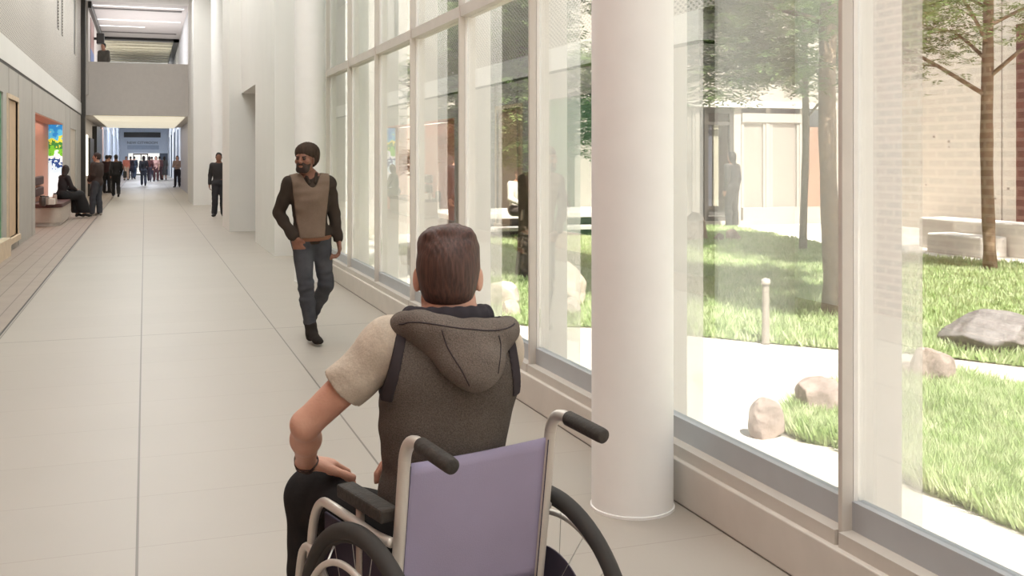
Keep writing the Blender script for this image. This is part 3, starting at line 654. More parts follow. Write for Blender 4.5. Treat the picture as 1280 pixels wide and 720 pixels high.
# glazed doors and windows of the facade
M_fglass = glassmat('facade_glass', .35, trans=.45, diff=(206, 196, 186))  # pale diffuse share stands in for the reflection on these panes
M_post = mat('pale_post', (172, 164, 155), var=.01)
def fwin(i, x0, x1, z0, z1, m, curtain=None):
    w = struct(empty('window_%d' % i, (x0, YFC+.12, z0))); W_ = x1-x0; Hh = z1-z0
    bm = bmesh.new(); box(bm, 0, .07, -.05, .05, 0, Hh); box(bm, W_-.07, W_, -.05, .05, 0, Hh); box(bm, .07, W_-.07, -.05, .05, Hh-.08, Hh); box(bm, .07, W_-.07, -.05, .05, 0, .1)
    link('window_frame', bm, M_post, w); boxo('pane', .07, W_-.07, -.01, .01, .1, Hh-.08, m, w)
    if curtain: boxo('curtain', W_*.42, W_*.62, .12, .2, .1, Hh-.08, mat('slate_curtain', (112, 112, 124)), w)
fx = [u_ for u_ in (10.25, 11.05, 11.85)]
def FX(u):
    t = (u-VX)/F; r = (FW[0]+RT[0]*t)/(FW[1]+RT[1]*t); return r*(YFC+.1)
fwin(50, FX(842), FX(868), .12, 2.85, M_fglass); fwin(51, FX(926), FX(956), .12, 2.55, M_fglass); fwin(52, FX(962), FX(998), .12, 2.55, M_fglass)
for i, u in enumerate((868, 916, 956, 998)):
    boxo('post', FX(u), FX(u)+(.12 if i != 1 else .2), YFC+.05, YFC+.22, .12, 2.85, M_post, fb)
boxo('lintel', FX(926), FX(1000), YFC+.03, YFC+.2, 2.5, 2.72, M_post, fb)
boxo('sill_wall', FX(926), 16.3, YFC+.0, YFC+.24, .12, .42, M_post, fb)
boxo('brick_panel', FX(1002), 16.3, YFC+.02, YFC+.3, .42, 2.4, mat('brown_clay', (158, 124, 104), var=.08, scale=3), fb)
d2 = struct(empty('door_2', (FX(880), YFC+.12, .12)))
bm = bmesh.new(); w_ = FX(916)-FX(880); box(bm, 0, .1, -.05, .05, 0, 2.7); box(bm, w_-.1, w_, -.05, .05, 0, 2.7); box(bm, .1, w_-.1, -.05, .05, 2.58, 2.7); box(bm, .1, w_-.1, -.05, .05, 0, .1); box(bm, .1, w_-.1, -.03, .03, 2.3, 2.38)
link('door_frame', bm, mat('dark_frame', (72, 66, 60)), d2)
boxo('curtain', .14, .32, .15, .22, .35, 2.3, mat('slate_curtain', (112, 112, 124)), d2); boxo('curtain', .36, .5, .15, .22, .35, 2.3, mat('cream_curtain', (196, 186, 168)), d2)
boxo('pane', .1, w_-.1, -.01, .01, .1, 2.58, glassmat('clear_door_glass', .08), d2)
# courtyard right wall, bench, brick pier
wr = struct(boxo('wall_courtyard', 17.0, 17.4, -14, 24, 0, 9, mat('brightened_concrete', (240, 231, 219), rough=.85, var=.03, scale=.8, bump=.1, bscale=30)))  # concrete colour raised to stand in for missing direct sun
bm = bmesh.new()
for y in (7.0, 11.5, 16.9): box(bm, 16.992, 17.0, y-.012, y+.012, 0, 9)
link('panel_joint', bm, mat('joint_grey', (150, 143, 135)), wr)
rg = random.Random(3); bm = bmesh.new()
for i in range(60):
    y, z = rg.uniform(8, 21), rg.uniform(.4, 4); r = rg.uniform(.012, .028); box(bm, 16.985, 17.0, y-r, y+r, z-r, z+r)
link('tie_hole', bm, mat('joint_grey', (150, 143, 135)), wr)
struct(boxo('pillar_brick', 16.4, 16.98, YatX(1270, 16.4)-1.4, YatX(1270, 16.4), .35, 4.3, mat('dark_brick', (108, 62, 52), var=.2, scale=5)))
def bench(x, y, x1, y1, z, label):
    o = link('garden_bench', box(bmesh.new(), 0, x1-x, 0, y1-y, 0, z, .03), mat('bench_stone', (236, 228, 220), var=.02)); o.location = (x, y, 0); tag(o, label, 'bench'); return o
bench(13.3, 5.0, 13.9, YatX(1148, 13.3), .55, 'long low pale stone bench in front of the courtyard wall')
bench(12.7, YatX(1226, 12.7), 13.25, YatX(1158, 12.7), .34, 'short low stone block standing before the long bench')
# terrace in the dark recess
tr = empty('terrace', (5.6, 18.9, 0)); tag(tr, 'low stepped terrace with pale slabs in front of the dark recess', 'terrace'); tr['kind'] = 'structure'
bm = bmesh.new(); box(bm, 0, 4.0, .35, 2.55, .42, .52, .01); link('slab', bm, M_pave, tr)
boxo('riser', .1, 3.9, .6, 2.55, .0, .42, M_darkcol, tr); boxo('step', .0, 4.0, -.05, .55, .2, .26, M_parapet, tr); boxo('riser', .1, 3.9, .15, .6, 0, .2, M_darkcol, tr)
# ------------------------------------------------------------------ boulders
def rock(u, v, wpx, hpx, seed, label, rgb=(172, 154, 144), ang=0.0, name='boulder'):
    d = H*F/(v-VY); w = wpx*d/F*.5; hh = hpx*d/F*.62; x, y, _ = G(u, v); x += FW[0]*w*.6; y += FW[1]*w*.6
    bm = bmesh.new(); bmesh.ops.create_icosphere(bm, subdivisions=5, radius=1.0); rr = random.Random(seed)
    pl = [(Vector((rr.gauss(0, 1), rr.gauss(0, 1), rr.gauss(0, .8))).normalized(), rr.uniform(.62, .9)) for _ in range(12)]
    for vt in bm.verts:
        c = vt.co.normalized(); r = 1.0
        for n_, dd in pl:
            q = c.dot(n_)
            if q > 0: r = min(r, dd/q) if dd/q < r else r
        r *= 1+.05*noise.noise(c*3+Vector((seed, 0, 0)))+.02*noise.noise(c*11)
        p = c*r; vt.co = Vector((p.x*w*1.08, p.y*w*1.0, p.z*hh*1.05+hh*.62))
    o = link(name, bm, mat('rock_%d_%d_%d' % rgb, rgb, rough=.95, var=.2, scale=7, bump=1.0, bscale=22, fscale=90, fvar=.15), None, True); o.location = (x, y, 0); o.rotation_euler = (0, 0, ang); tag(o, label, 'rock'); return o
rock(961, 549, 44, 48, 1, 'rounded pink-grey boulder on the gravel at the left tip of the small grass patch')
rock(1030, 527, 62, 56, 5, 'rough grey-brown boulder half hidden behind a mullion and the small grass patch')
rock(1174, 492, 56, 58, 8, 'upright rough boulder at the back edge of the small grass patch')
rock(1138, 488, 34, 34, 11, 'pale low stone against the left side of the upright boulder')
rock(1254, 445, 124, 50, 4, 'large long grey boulder with a dark face on the front edge of the lawn', (146, 140, 136))
rock(868, 305, 42, 38, 6, 'big pink boulder at the back of the lawn by the far glass door', (206, 178, 164))
rock(899, 306, 17, 14, 9, 'small brown stone between the pink boulder and its round neighbour', (160, 132, 120))
rock(917, 306, 20, 19, 12, 'round brown stone at the back of the lawn, right of a smaller stone', (176, 148, 136))
rock(706, 388, 60, 62, 14, 'tall pale boulder partly behind a mullion, beside the round column', (214, 196, 178))
rock(716, 401, 26, 28, 15, 'small rounded stone in front of the tall pale boulder', (208, 190, 174))
rock(627, 390, 44, 38, 16, 'pale angular boulder on the lawn edge right behind the seated man', (216, 202, 186))
rock(638, 399, 24, 23, 17, 'small pale stone in front of the angular boulder on the lawn edge', (206, 190, 174))
rock(508, 331, 18, 24, 18, 'lone pale boulder on the bright gravel left of the lawn', (214, 204, 192))
rock(452, 300, 26, 22, 19, 'pale boulder on the far gravel beside the last windows', (214, 204, 192))
# ------------------------------------------------------------------ trees
def tree(u, v, r, fork, top, crown, seed, label, n_leaf, lsize, trunk=(150, 128, 108), leaf=((140, 162, 104), (86, 110, 64)), lean=(0, 0), low=0.0, lowpt=None):
    x, y, _ = G(u, v); root = empty('tree', (x, y, 0)); tag(root, label, 'tree', None); rg = np.random.default_rng(seed); rr = random.Random(seed)
    bm = bmesh.new(); pts = []; rad = []
    N = 16
    for i in range(N+1):
        f = i/N; pts.append((lean[0]*f+.03*math.sin(f*9+seed), lean[1]*f+.03*math.cos(f*7+seed), top*.92*f)); rad.append(r*(1.25 if i == 0 else 1)*(1-.75*max(0, (f*top-fork)/top))*(1+.06*math.sin(i*2.3+seed)))
    tube(bm, pts, rad, 14); pts2 = pts; link('trunk', bm, mat('bark_%d' % trunk[0], trunk, rough=.95, var=.15, scale=9, bump=.8, bscale=30), root, True)
    tips = []; bb = bmesh.new()
    nb = 13
    for i in range(nb):
        f = i/nb; zf = fork+(top-fork)*.8*f; fi = min(int(zf/(top*.92)*N), N-1); o = Vector(pts[fi]); o.z = zf; a = i*2.399+seed; ln = crown*(1.05-.6*f)*rr.uniform(.85, 1.1)
        if math.cos(a) < 0: ln = min(ln, max(.35, (x-3.15)/-math.cos(a)))
        e = o+Vector((math.cos(a)*ln, math.sin(a)*ln, ln*rr.uniform(.35, .8)-low*(1-f))); m_ = (o+e)/2+Vector((0, 0, .08*ln)); P = spline([o, m_, e], 5)
        tube(bb, P, [r*.42*(1-.6*f)*(1-.8*j/(len(P)-1)) for j in range(len(P))], 7)
        for j in range(3, len(P)): tips.append((P[j], .6))
        for s_ in range(5):
            t_ = rr.uniform(.35, .95); b0 = P[int(t_*(len(P)-1))]; a2 = a+rr.uniform(-1.4, 1.4); l2 = ln*rr.uniform(.25, .5); e2 = b0+Vector((math.cos(a2)*l2, math.sin(a2)*l2, l2*rr.uniform(-.25, .6)))
            tube(bb, [b0, (b0+e2)/2+Vector((0, 0, .03)), e2], [r*.13, r*.09, r*.04], 5); tips += [((b0+e2)/2, .5), (e2, .9), (e2, .9)]
    link('branches', bb, mat('bark_%d' % trunk[0], trunk), root, True)
    if lowpt:
        for q in lowpt: tips += [(Vector(q), 1.0)]*12
    # leaf sprays: each spray is a stalk with leaflets on both sides
    T = np.array([t_[0] for t_ in tips]); T = T[T[:, 0]+x > 3.05]; ns = n_leaf//10; idx = rg.integers(0, len(T), ns); cen = T[idx]+np.array([.12, 0, 0])*(x < 6)+np.clip(rg.normal(0, 1, (ns, 3)), -1.8, 1.8)*np.array([.2, .2, .15])*crown*.62
    az = rg.uniform(0, 2*PI, ns); dn = rg.uniform(-.6, .25, ns); D = np.stack([np.cos(az)*np.cos(dn), np.sin(az)*np.cos(dn), np.sin(dn)], 1); U = np.stack([-np.sin(az), np.cos(az), np.zeros(ns)], 1); cen[:, 0] = np.maximum(cen[:, 0], 3.15-x+rg.uniform(0, .5, ns))
    Vs = []; 
    for j in range(5):
        for sg in (-1, 1):
            b0 = cen+D*(j*lsize*.42); nv = np.cross(D, U); tip = b0+U*sg*lsize*(1-.1*j)+D*lsize*.45+nv*rg.normal(0, .12, (ns, 1))*lsize; w_ = D*lsize*.16
            q = np.stack([b0, (b0+tip)/2+w_, tip, (b0+tip)/2-w_], 1); Vs.append(q)
    V = np.concatenate(Vs).astype(np.float32); n = len(V)
    me = bpy.data.meshes.new('foliage'); me.vertices.add(n*4); me.vertices.foreach_set('co', V.ravel()); me.loops.add(n*4); me.loops.foreach_set('vertex_index', np.arange(n*4, dtype=np.int32))
    me.polygons.add(n); me.polygons.foreach_set('loop_start', (np.arange(n)*4).astype(np.int32)); me.update(calc_edges=True)
    link('foliage', me, leafmat('leaf_%d' % leaf[0][0], leaf[0], leaf[1], .4), root)
tree(1036, 396, .088, 3.0, 6.5, 1.75, 2, 'slim tree with a brown trunk on the lawn just left of the nearest mullion', 66000, .10, low=1.2, lowpt=[(-1.1, .4, 2.5), (-1.3, .5, 2.9), (-.8, .3, 2.7), (-1.4, .4, 3.3), (-.6, .1, 2.6), (-1.0, .2, 3.1)])
tree(1006, 318, .062, 2.3, 6.0, 1.7, 5, 'thin grey-trunked tree standing at the back edge of the lawn', 44000, .105, trunk=(158, 144, 128))
tree(1235, 342, .085, 2.5, 6.5, 2.3, 9, 'forked tree with a knotty brown trunk before the long stone bench', 48000, .095, trunk=(146, 122, 98), low=.2)
tree(654, 352, .095, 2.2, 7.0, 2.0, 13, 'dark leafy tree on the lawn seen between the seated man and the column', 80000, .10, trunk=(96, 82, 68), leaf=((136, 158, 96), (74, 96, 54)), low=1.3, lowpt=[(-.5, -.2, 2.3), (-.35, -.3, 2.0), (-.2, -.4, 2.5), (-.45, -.2, 2.8), (-.25, -.3, 3.2), (-.4, -.2, 3.6), (-.1, -.4, 1.8), (-.5, .1, 2.1), (-.7, -.2, 2.6), (.2, -.2, 2.2), (-.2, .3, 1.9), (.6, -.3, 2.5), (.8, -.3, 2.0), (.9, -.3, 2.8), (-.9, .2, 3.1), (-.3, -.1, 2.9), (-.3, 0, 3.4)])
tree(576, 330, .08, 2.4, 6.5, 1.0, 21, 'leafy tree by the facade behind the glass, above the head of the seated man', 44000, .10, trunk=(110, 96, 80), leaf=((136, 158, 96), (74, 96, 54)), low=1.6, lowpt=[(-.3, .1, 1.9), (-.1, -.2, 2.3), (.1, .1, 1.8), (-.3, 0, 2.7), (0, .1, 3.1)])
bo = empty('bollard_light', (*G(957, 430)[:2], 0)); tag(bo, 'slim pale bollard standing at the front edge of the lawn', 'bollard')
link('post', lathe(bmesh.new(), [(.04, 0), (.034, .02), (.03, .5), (.032, .52)], 20), mat('bollard_paint', (150, 142, 130)), bo, True); link('cap', lathe(bmesh.new(), [(.04, .52), (.042, .54), (.036, .565), (.01, .575)], 20), M_post, bo, True)
# ------------------------------------------------------------------ wheelchair
CH = (.80, 2.46); CR = math.radians(15.2)
wc = empty('wheelchair', (CH[0], CH[1], 0), CR); tag(wc, 'wheelchair with a purple backrest, silver tubes and dark push grips', 'wheelchair')
M_tube = mat('chair_tube', (214, 206, 196), rough=.38, metal=.35, var=.03)
M_grip = mat('grip_rubber', (62, 56, 50), rough=.75, var=.1, scale=30, bump=.3, bscale=90)
M_tire = mat('tyre_rubber', (60, 56, 52), rough=.8, var=.08)
M_purple = mat('purple_fabric', (160, 150, 176), rough=.75, var=.05, scale=2.5, bump=.1, bscale=300, rgb2=(152, 142, 164))
M_dpurple = mat('dark_purple_fabric', (74, 66, 82), rough=.85, var=.05)
lean = .14
def cy(z): return -(z-.9)*-.0 + (.94-z)*lean
sx = .2185
for s in (-1, 1):
    P = [(s*sx, cy(.2)+.0, .30), (s*sx, cy(.5), .50), (s*sx, cy(.86), .86), (s*sx, cy(.9), .90), (s*sx, -.004, .925), (s*sx, -.022, .944), (s*sx, -.05, .951), (s*sx, -.075, .948)]
    tubeo('back_tube', spline(P, 6), .0155, M_tube, wc, 16)
    g = tubeo('push_grip', [(s*sx, -.068, .949), (s*sx, -.072, .949), (s*sx, -.20, .935), (s*sx, -.212, .9335), (s*sx, -.216, .933)], [.017, .0195, .0195, .0185, .014], M_grip, wc, 20)
# backrest fabric: a gently sagging sheet with hems
def sheet(name, x0, x1, z0, z1, sag, th, m, parent, nx=16, nz=12):
    bm = bmesh.new(); grid = {}
    for side in (0, 1):
        for i in range(nx+1):
            for j in range(nz+1):
                x = x0+(x1-x0)*i/nx; z = z0+(z1-z0)*j/nz; a = 1-((i/nx)*2-1)**2
                y = cy(z)+sag*a*(.6+.4*j/nz)+(th/2 if side else -th/2); zz = z-.008*a*(j/nz)**4
                grid[side, i, j] = bm.verts.new((x, y, zz))
    for i in range(nx):
        for j in range(nz):
            bm.faces.new((grid[0, i, j], grid[0, i+1, j], grid[0, i+1, j+1], grid[0, i, j+1])); bm.faces.new((grid[1, i, j], grid[1, i, j+1], grid[1, i+1, j+1], grid[1, i+1, j]))
    for j in range(nz):
        bm.faces.new((grid[0, 0, j], grid[0, 0, j+1], grid[1, 0, j+1], grid[1, 0, j])); bm.faces.new((grid[0, nx, j], grid[1, nx, j], grid[1, nx, j+1], grid[0, nx, j+1]))
    for i in range(nx):
        bm.faces.new((grid[0, i, 0], grid[1, i, 0], grid[1, i+1, 0], grid[0, i+1, 0])); bm.faces.new((grid[0, i, nz], grid[0, i+1, nz], grid[1, i+1, nz], grid[1, i, nz]))
    return link(name, bm, m, parent, True)
br = sheet('backrest', -sx+.004, sx-.004, .50, .884, .012, .008, M_purple, wc)
for s in (-1, 1): tubeo('piping', [(s*(sx-.012), cy(z)-.0105, z) for z in np.linspace(.5, .88, 10)], .0016, M_dpurple, br, 6)
seat = boxo('seat', -.205, .205, .04, .46, .47, .50, M_dpurple, wc, .008)
for s in (-1, 1):
    # seat rail, front post, frame
    tubeo('seat_rail', spline([(s*.215, .03, .47), (s*.215, .3, .47), (s*.215, .46, .468), (s*.21, .52, .44), (s*.20, .56, .35), (s*.19, .62, .18), (s*.185, .66, .12)], 5), .0125, M_tube, wc, 12)
    tubeo('lower_rail', [(s*.215, cy(.3)-.0, .26), (s*.215, .3, .24), (s*.215, .5, .24)], .012, M_tube, wc, 12)
    tubeo('front_post', [(s*.215, .47, .47), (s*.215, .47, .18)], .0125, M_tube, wc, 12)
    # armrest: looped tube frame, post and pad
    P = [(s*.262, .47, .24), (s*.262, .455, .50), (s*.262, .445, .60), (s*.262, .42, .665), (s*.262, .38, .70), (s*.262, .33, .706), (s*.256, .2, .7), (s*.25, .1, .694), (s*.235, .04, .69)]
    ar = tubeo('armrest_frame', spline(P, 6), .0125, M_tube, wc, 14)
    tubeo('armrest_post', [(s*.24, .20, .74), (s*.24, .20, .5), (s*.24, .20, .46)], .011, M_tube, wc, 12)
    p = boxo('armrest_pad', s*.235-.025, s*.235+.025, .05, .30, .735, .77, M_grip, wc, .006)
    P = [(s*.272, .56, .18), (s*.272, .53, .36), (s*.272, .50, .50), (s*.272, .475, .55), (s*.27, .44, .56), (s*.266, .40, .535), (s*.26, .34, .48), (s*.25, .28, .43)]
    tubeo('side_loop', spline(P, 6), .012, M_tube, wc, 12)
    boxo('skirt_guard', s*.235-.004, s*.235+.004, .06, .42, .47, .66, M_dpurple, wc, .003)
    # footrest
    boxo('footplate', s*.03, s*.18, .60, .76, .10, .115, M_black, wc, .005); tubeo('footrest_hanger', [(s*.185, .64, .14), (s*.18, .68, .11)], .011, M_tube, wc, 10)
    # rear wheel
    w = empty('rear_wheel'); w.parent = wc; w.location = (s*.285, .10, .36)
    def circ(r, n=72): return [(0, r*math.cos(2*PI*k/n), r*math.sin(2*PI*k/n)) for k in range(n)]
    tubeo('tire', circ(.338), .022, M_tire, w, 14, True); tubeo('rim', circ(.316), .008, M_tire, w, 10, True)
    hr_ = tubeo('handrim', [(s*.038, y, z) for _, y, z in circ(.27)], .0085, M_tube, w, 12, True)
    bm = bmesh.new()
    for k in range(18):
        a = 2*PI*k/18; b = a+(.3 if k % 2 else -.3); tube(bm, [(s*.02*(1 if k % 2 else -1), .03*math.cos(b), .03*math.sin(b)), (0, .312*math.cos(a), .312*math.sin(a))], .0009, 5)
    for k in range(6):
        a = 2*PI*k/6; tube(bm, [(0, .312*math.cos(a), .312*math.sin(a)), (s*.038, .262*math.cos(a), .262*math.sin(a))], .003, 6)
    link('spokes', bm, M_silver, w); dk = lathe(bmesh.new(), [(.19, -.002), (.19, .002)], 48); dk.transform(Matrix.Rotation(PI/2, 4, 'Y')); link('spoke_guard', dk, M_dpurple, w)
    bm = lathe(bmesh.new(), [(.022, -.035), (.034, -.03), (.034, -.02), (.02, -.015), (.02, .015), (.034, .02), (.034, .03), (.022, .035)], 24); bm.transform(Matrix.Rotation(PI/2, 4, 'Y')); link('hub', bm, M_black, w, True)
    # caster
    c = empty('caster'); c.parent = wc; c.location = (s*.215, .47, .075)
    bm = bmesh.new(); tube(bm, [(0, .055*math.cos(2*PI*k/32), .055*math.sin(2*PI*k/32)) for k in range(32)], .018, 10, True); link('tire', bm, M_tire, c, True)
    bm = lathe(bmesh.new(), [(.05, -.008), (.05, .008)], 24); bm.transform(Matrix.Rotation(PI/2, 4, 'Y')); link('hub', bm, M_silver, c, True)
    tubeo('fork', [(.026, 0, 0), (.026, 0, .07), (0, .0, .085), (0, 0, .11)], .007, M_tube, c, 8)
tubeo('cross_brace', [(-.21, .3, .25), (.21, .24, .46)], .011, M_tube, wc, 12); tubeo('cross_brace', [(.21, .3, .25), (-.21, .36, .46)], .011, M_tube, wc, 12)
tubeo('axle', [(-.27, .10, .36), (.27, .10, .36)], .010, M_silver, wc, 12)
# ------------------------------------------------------------------ seated man
mr = empty('person', (CH[0], CH[1], 0), CR); tag(mr, 'brown-haired man in a dark hooded vest sitting in the wheelchair', 'person')
MJ = skel(hip=(0, .215, .60), neck=(-.005, .15, 1.185), head=(.004, .172, 1.316), yaw=math.radians(-31), pitch=-.06,
          shL=(-.155, .215, 1.13), elL=(-.325, .345, .925), wrL=(-.25, .515, .768), shR=(.122, .10, 1.10), elR=(.185, .27, .86), wrR=(.09, .43, .765),
          hpL=(-.09, .23, .60), knL=(-.185, .62, .635), anL=(-.18, .61, .19), hpR=(.09, .23, .60), knR=(.15, .60, .63), anR=(.13, .65, .19), hcL=.55, hcR=.5,
          hdL=(.93, .22, -.16), pnL=(-.1, .0, -1), tsL=-1, hdR=(-.75, .65, -.12), pnR=(-.1, 0, -1), tsR=1)
s_ = 1.0
RA = math.radians(-24)
def rot(v):
    x, y = v[0]+.005, v[1]-.15; return V3(-.005+x*math.cos(RA)-y*math.sin(RA), .15+x*math.sin(RA)+y*math.cos(RA), v[2])
def rotv(v): return V3(v[0]*math.cos(RA)-v[1]*math.sin(RA), v[0]*math.sin(RA)+v[1]*math.cos(RA), v[2])
g = body_groups(MJ, s_)
# thumbs lie on the inner side of the left hand, outer of the right
hb = .0045
for q in 'LR':
    b_, c_ = MJ['el'+q], MJ['wr'+q]; m_ = b_+(c_-b_)*.35; g['fa'+q] = [C(b_, m_, .034, .036, .02), C(m_, c_, .036, .0255, .03)]
bodyp = g['hips']+g['torso']+g['neck']+g['head']
for q in 'LR': bodyp += g['ua'+q]+g['fa'+q]+g['ha'+q]+g['th'+q]+g['sh'+q+'n']+g['ft'+q]
def skinmat(name, rgb, rgb2):
    m = mat(name, rgb, rough=.5, rgb2=rgb2, scale=9, bump=.15, bscale=120, spec=.4); b = m.node_tree.nodes['Principled BSDF']
    b.inputs['Subsurface Weight'].default_value = .12; b.inputs['Subsurface Radius'].default_value = (.03, .012, .006); b.inputs['Subsurface Scale'].default_value = .3; return m
M_sk = skinmat('skin_light', (205, 158, 136), (188, 136, 114))
body = link('body', sdf_mesh('body', bodyp+[E(g['hp'](sg*.083, -.014, -.018), (.008, .018, .031), .006, g['Rd'] @ np.array(Matrix.Rotation(sg*-.45, 3, 'Z'))) for sg in (-1, 1)], h=hb, subs=g['headsub']), M_sk, mr)
# hair: swept-back top, cropped nape
p, R = g['hp'], g['Rd']; rr_, ff, uu = R[:, 0], R[:, 1], R[:, 2]
hp = [E(p(0, -.018, .036), (.081, .098, .088), .02, R), E(p(0, -.026, .0), (.0765, .086, .08), .03, R), E(p(0, -.034, -.045), (.064, .062, .055), .03, R), E(p(-.005, .0, .078), (.066, .085, .045), .02, R),
      E(p(-.048, -.0, .075), (.032, .07, .038), .015, R), E(p(.05, .0, .068), (.032, .07, .036), .015, R), E(p(.02, .01, .09), (.035, .07, .04), .015, R)]
hp += [E(p(-.035, -.05, .098), (.03, .03, .022), .012, R), E(p(.0, -.062, .108), (.028, .028, .018), .012, R), E(p(.04, -.05, .10), (.03, .03, .02), .012, R)]
hp += [C(p(.05*math.sin(i*2.1)+.005, -.075, .06+.02*math.cos(i)), p(.06*math.sin(i*1.7), -.03, .105+.008*math.cos(i*3)), .012, .012, .012) for i in range(9)]
ears = [E(p(sg*.086, -.0, -.02), (.026, .03, .038), .008, R) for sg in (-1, 1)]
def hd(X, Y, Z):
    a = (X-p(0, 0, 0)[0]); return (.0008*np.sin(a*230+4*np.sin(Z*38)+3*np.sin(a*60))*np.clip((Z-1.33)*12, .1, 1)+.0004*np.sin(a*520+Z*90)).astype(np.float32)
def hairmat():
    m = mat('brown_hair', (92, 68, 58), rough=.6, var=.1); nt = m.node_tree; b = nt.nodes['Principled BSDF']
    tc = nd(nt, 'ShaderNodeTexCoord'); mp = nd(nt, 'ShaderNodeMapping'); mp.inputs['Scale'].default_value = (160, 160, 14); n = nd(nt, 'ShaderNodeTexNoise'); n.inputs['Scale'].default_value = 1; n.inputs['Detail'].default_value = 3
    nt.links.new(tc.outputs['Object'], mp.inputs[0]); nt.links.new(mp.outputs[0], n.inputs['Vector']); r = nd(nt, 'ShaderNodeValToRGB'); r.color_ramp.elements[0].position = .35; r.color_ramp.elements[1].position = .7
    r.color_ramp.elements[0].color = (*lin((60, 40, 34)), 1); r.color_ramp.elements[1].color = (*lin((94, 64, 54)), 1); nt.links.new(n.outputs['Fac'], r.inputs[0]); nt.links.new(r.outputs[0], b.inputs['Base Color'])
    bp = nd(nt, 'ShaderNodeBump'); bp.inputs['Strength'].default_value = .35; bp.inputs['Distance'].default_value = .003; nt.links.new(n.outputs['Fac'], bp.inputs['Height']); nt.links.new(bp.outputs[0], b.inputs['Normal']); return m
link('hair', sdf_mesh('hair', hp, h=.0035, cuts=[(p(0, .07, .045), unit(ff-uu*.6)), (p(0, 0, -.078), -uu)], subs=ears, disp=hd), hairmat(), mr)
for sg in (-1, 1):
    link('eye', sdf_mesh('eye', [E(p(sg*.031, .078, .006), (.0125, .0125, .0125), 0)], h=.0035), mat('eye_white', (236, 232, 228), rough=.2), mr)
# t-shirt sleeves
M_tee = mat('beige_tee', (198, 184, 166), rough=.95, var=.06, scale=14, fscale=240, fvar=.08, bump=.3, bscale=60)
M_vest = mat('charcoal_knit', (106, 97, 90), rough=1.0, var=.1, scale=5, fscale=330, fvar=.3, bump=.4, bscale=280, spec=.1)
M_vest2 = mat('hood_knit', (118, 108, 100), rough=1.0, var=.08, scale=5, fscale=330, fvar=.26, bump=.4, bscale=280, spec=.1)
M_trim = mat('navy_trim', (66, 60, 62), rough=1.0, var=.06, spec=.1)
for q in 'LR':
    a, b, c = MJ['sh'+q], MJ['el'+q], MJ['wr'+q]; d = unit(b-a); e = a+(b-a)*.54; sg = -1 if q == 'L' else 1
    rs = 1.0 if q == 'L' else .84
    P = [C(a-d*.02, a+(b-a)*.75, .069*rs, .062*rs, .02), E(a+V3(sg*.005, 0, -.005), (.066*rs, .066*rs, .06*rs), .03)]
    link('shirt_sleeve', sdf_mesh('sleeve', P, h=.0045, cuts=[(e, d), (a-V3(sg*.045, 0, 0), V3(-sg, 0, 0))], subs=[C(a+(b-a)*.46, a+(b-a)*.9, .05, .05, .004)], disp=folds(.0026, 34, 30, 38, ph=sg)), M_tee, mr)
# vest
t, up_, fo_v, lat_ = g['t'], g['up'], g['fo'], g['lat']
vp = [E(t(.05, .0), (.178, .128, .13), .05, g['R']), E(t(.32, 0), (.162, .12, .2), .08, g['R']), E(t(.66, -.004), (.18, .13, .19), .08, g['R']),
      C(t(.93, -.012, -.03), MJ['shL']+V3(-.01, 0, .002), .074, .064, .05), C(t(.93, -.012, .03), MJ['shR']+V3(.01, 0, .002), .074, .066, .05), C(t(.8, -.03, -.10), t(.8, -.03, .10), .085, .085, .06)]
cutL = (rot((-.158, .15, 1.12)), rotv(unit((-1, .0, .22)))); cutR = (rot((.160, .15, 1.12)), rotv(unit((1, .0, .12))))
cuts = [cutL, cutR, (t(-.10), -up_), (V3(0, cy(.7)+.022, .7), unit((0, -1, -lean)))]
link('vest', sdf_mesh('vest', vp, h=.0045, cuts=cuts, disp=folds(.0022, 16, 14, 26)), M_vest, mr)
for (pc, nn), sg in ((cutL, -1), (cutR, 1)):
    inn = pc-nn*.022
    sh = MJ['shL'] if sg < 0 else MJ['shR']
    link('armhole_trim', sdf_mesh('trim', vp, h=.0045, off=.004, cuts=[(pc+nn*.004, nn), (inn, -nn), (V3(0, 0, 1.0), V3(0, 0, -1))], disp=folds(.0022, 16, 14, 26)), M_trim, mr)
# collar and hood
nb = t(1.0, -.01)
def ring(cx, cy_, cz, rx, ry, dz, a0, a1, n=14): return [V3(cx+rx*math.sin(a), cy_-ry*math.cos(a), cz+dz*math.cos(a)) for a in np.linspace(a0, a1, n)]
rg1 = [rot(v) for v in ring(nb[0], nb[1]+.02, nb[2]+.012, .102, .094, .010, -2.3, 2.3)]
P = [C(rg1[i], rg1[i+1], .022, .022, .012, (V3(0, 0, 1), 1.5)) for i in range(len(rg1)-1)]
link('collar', sdf_mesh('collar', P, h=.0045), mat('navy_lining', (62, 58, 62), rough=1, spec=.1), mr)
rg2 = [V3(-.118, .17, 1.19), V3(-.128, .11, 1.196), V3(-.09, .055, 1.205), V3(-.03, .03, 1.195), V3(.04, .026, 1.185), V3(.10, .045, 1.18), V3(.138, .10, 1.178), V3(.125, .17, 1.17)]
rg2 = [rot(v) for v in rg2]
rim = [V3(*v) for v in spline([tuple(v) for v in rg2], 4)]
P = [C(rim[i], rim[i+1], .02, .02, .014) for i in range(len(rim)-1)]
tip = rot((.045, .0, 1.075))
for v in rg2[1:7]:
    P.append(C(v-V3(0, 0, .01), tip+(v-tip)*.12, .024, .028, .035))
P += [E(rot((.03, .02, 1.12)), (.075, .034, .055), .04, np.array(Matrix.Rotation(RA, 3, 'Z'))), E(rot((.045, .012, 1.085)), (.05, .03, .03), .03)]
hoodm = sdf_mesh('hood', P, h=.004, off=.004, disp=folds(.0018, 30, 26, 34, .6))
link('hood', hoodm, M_vest2, mr)
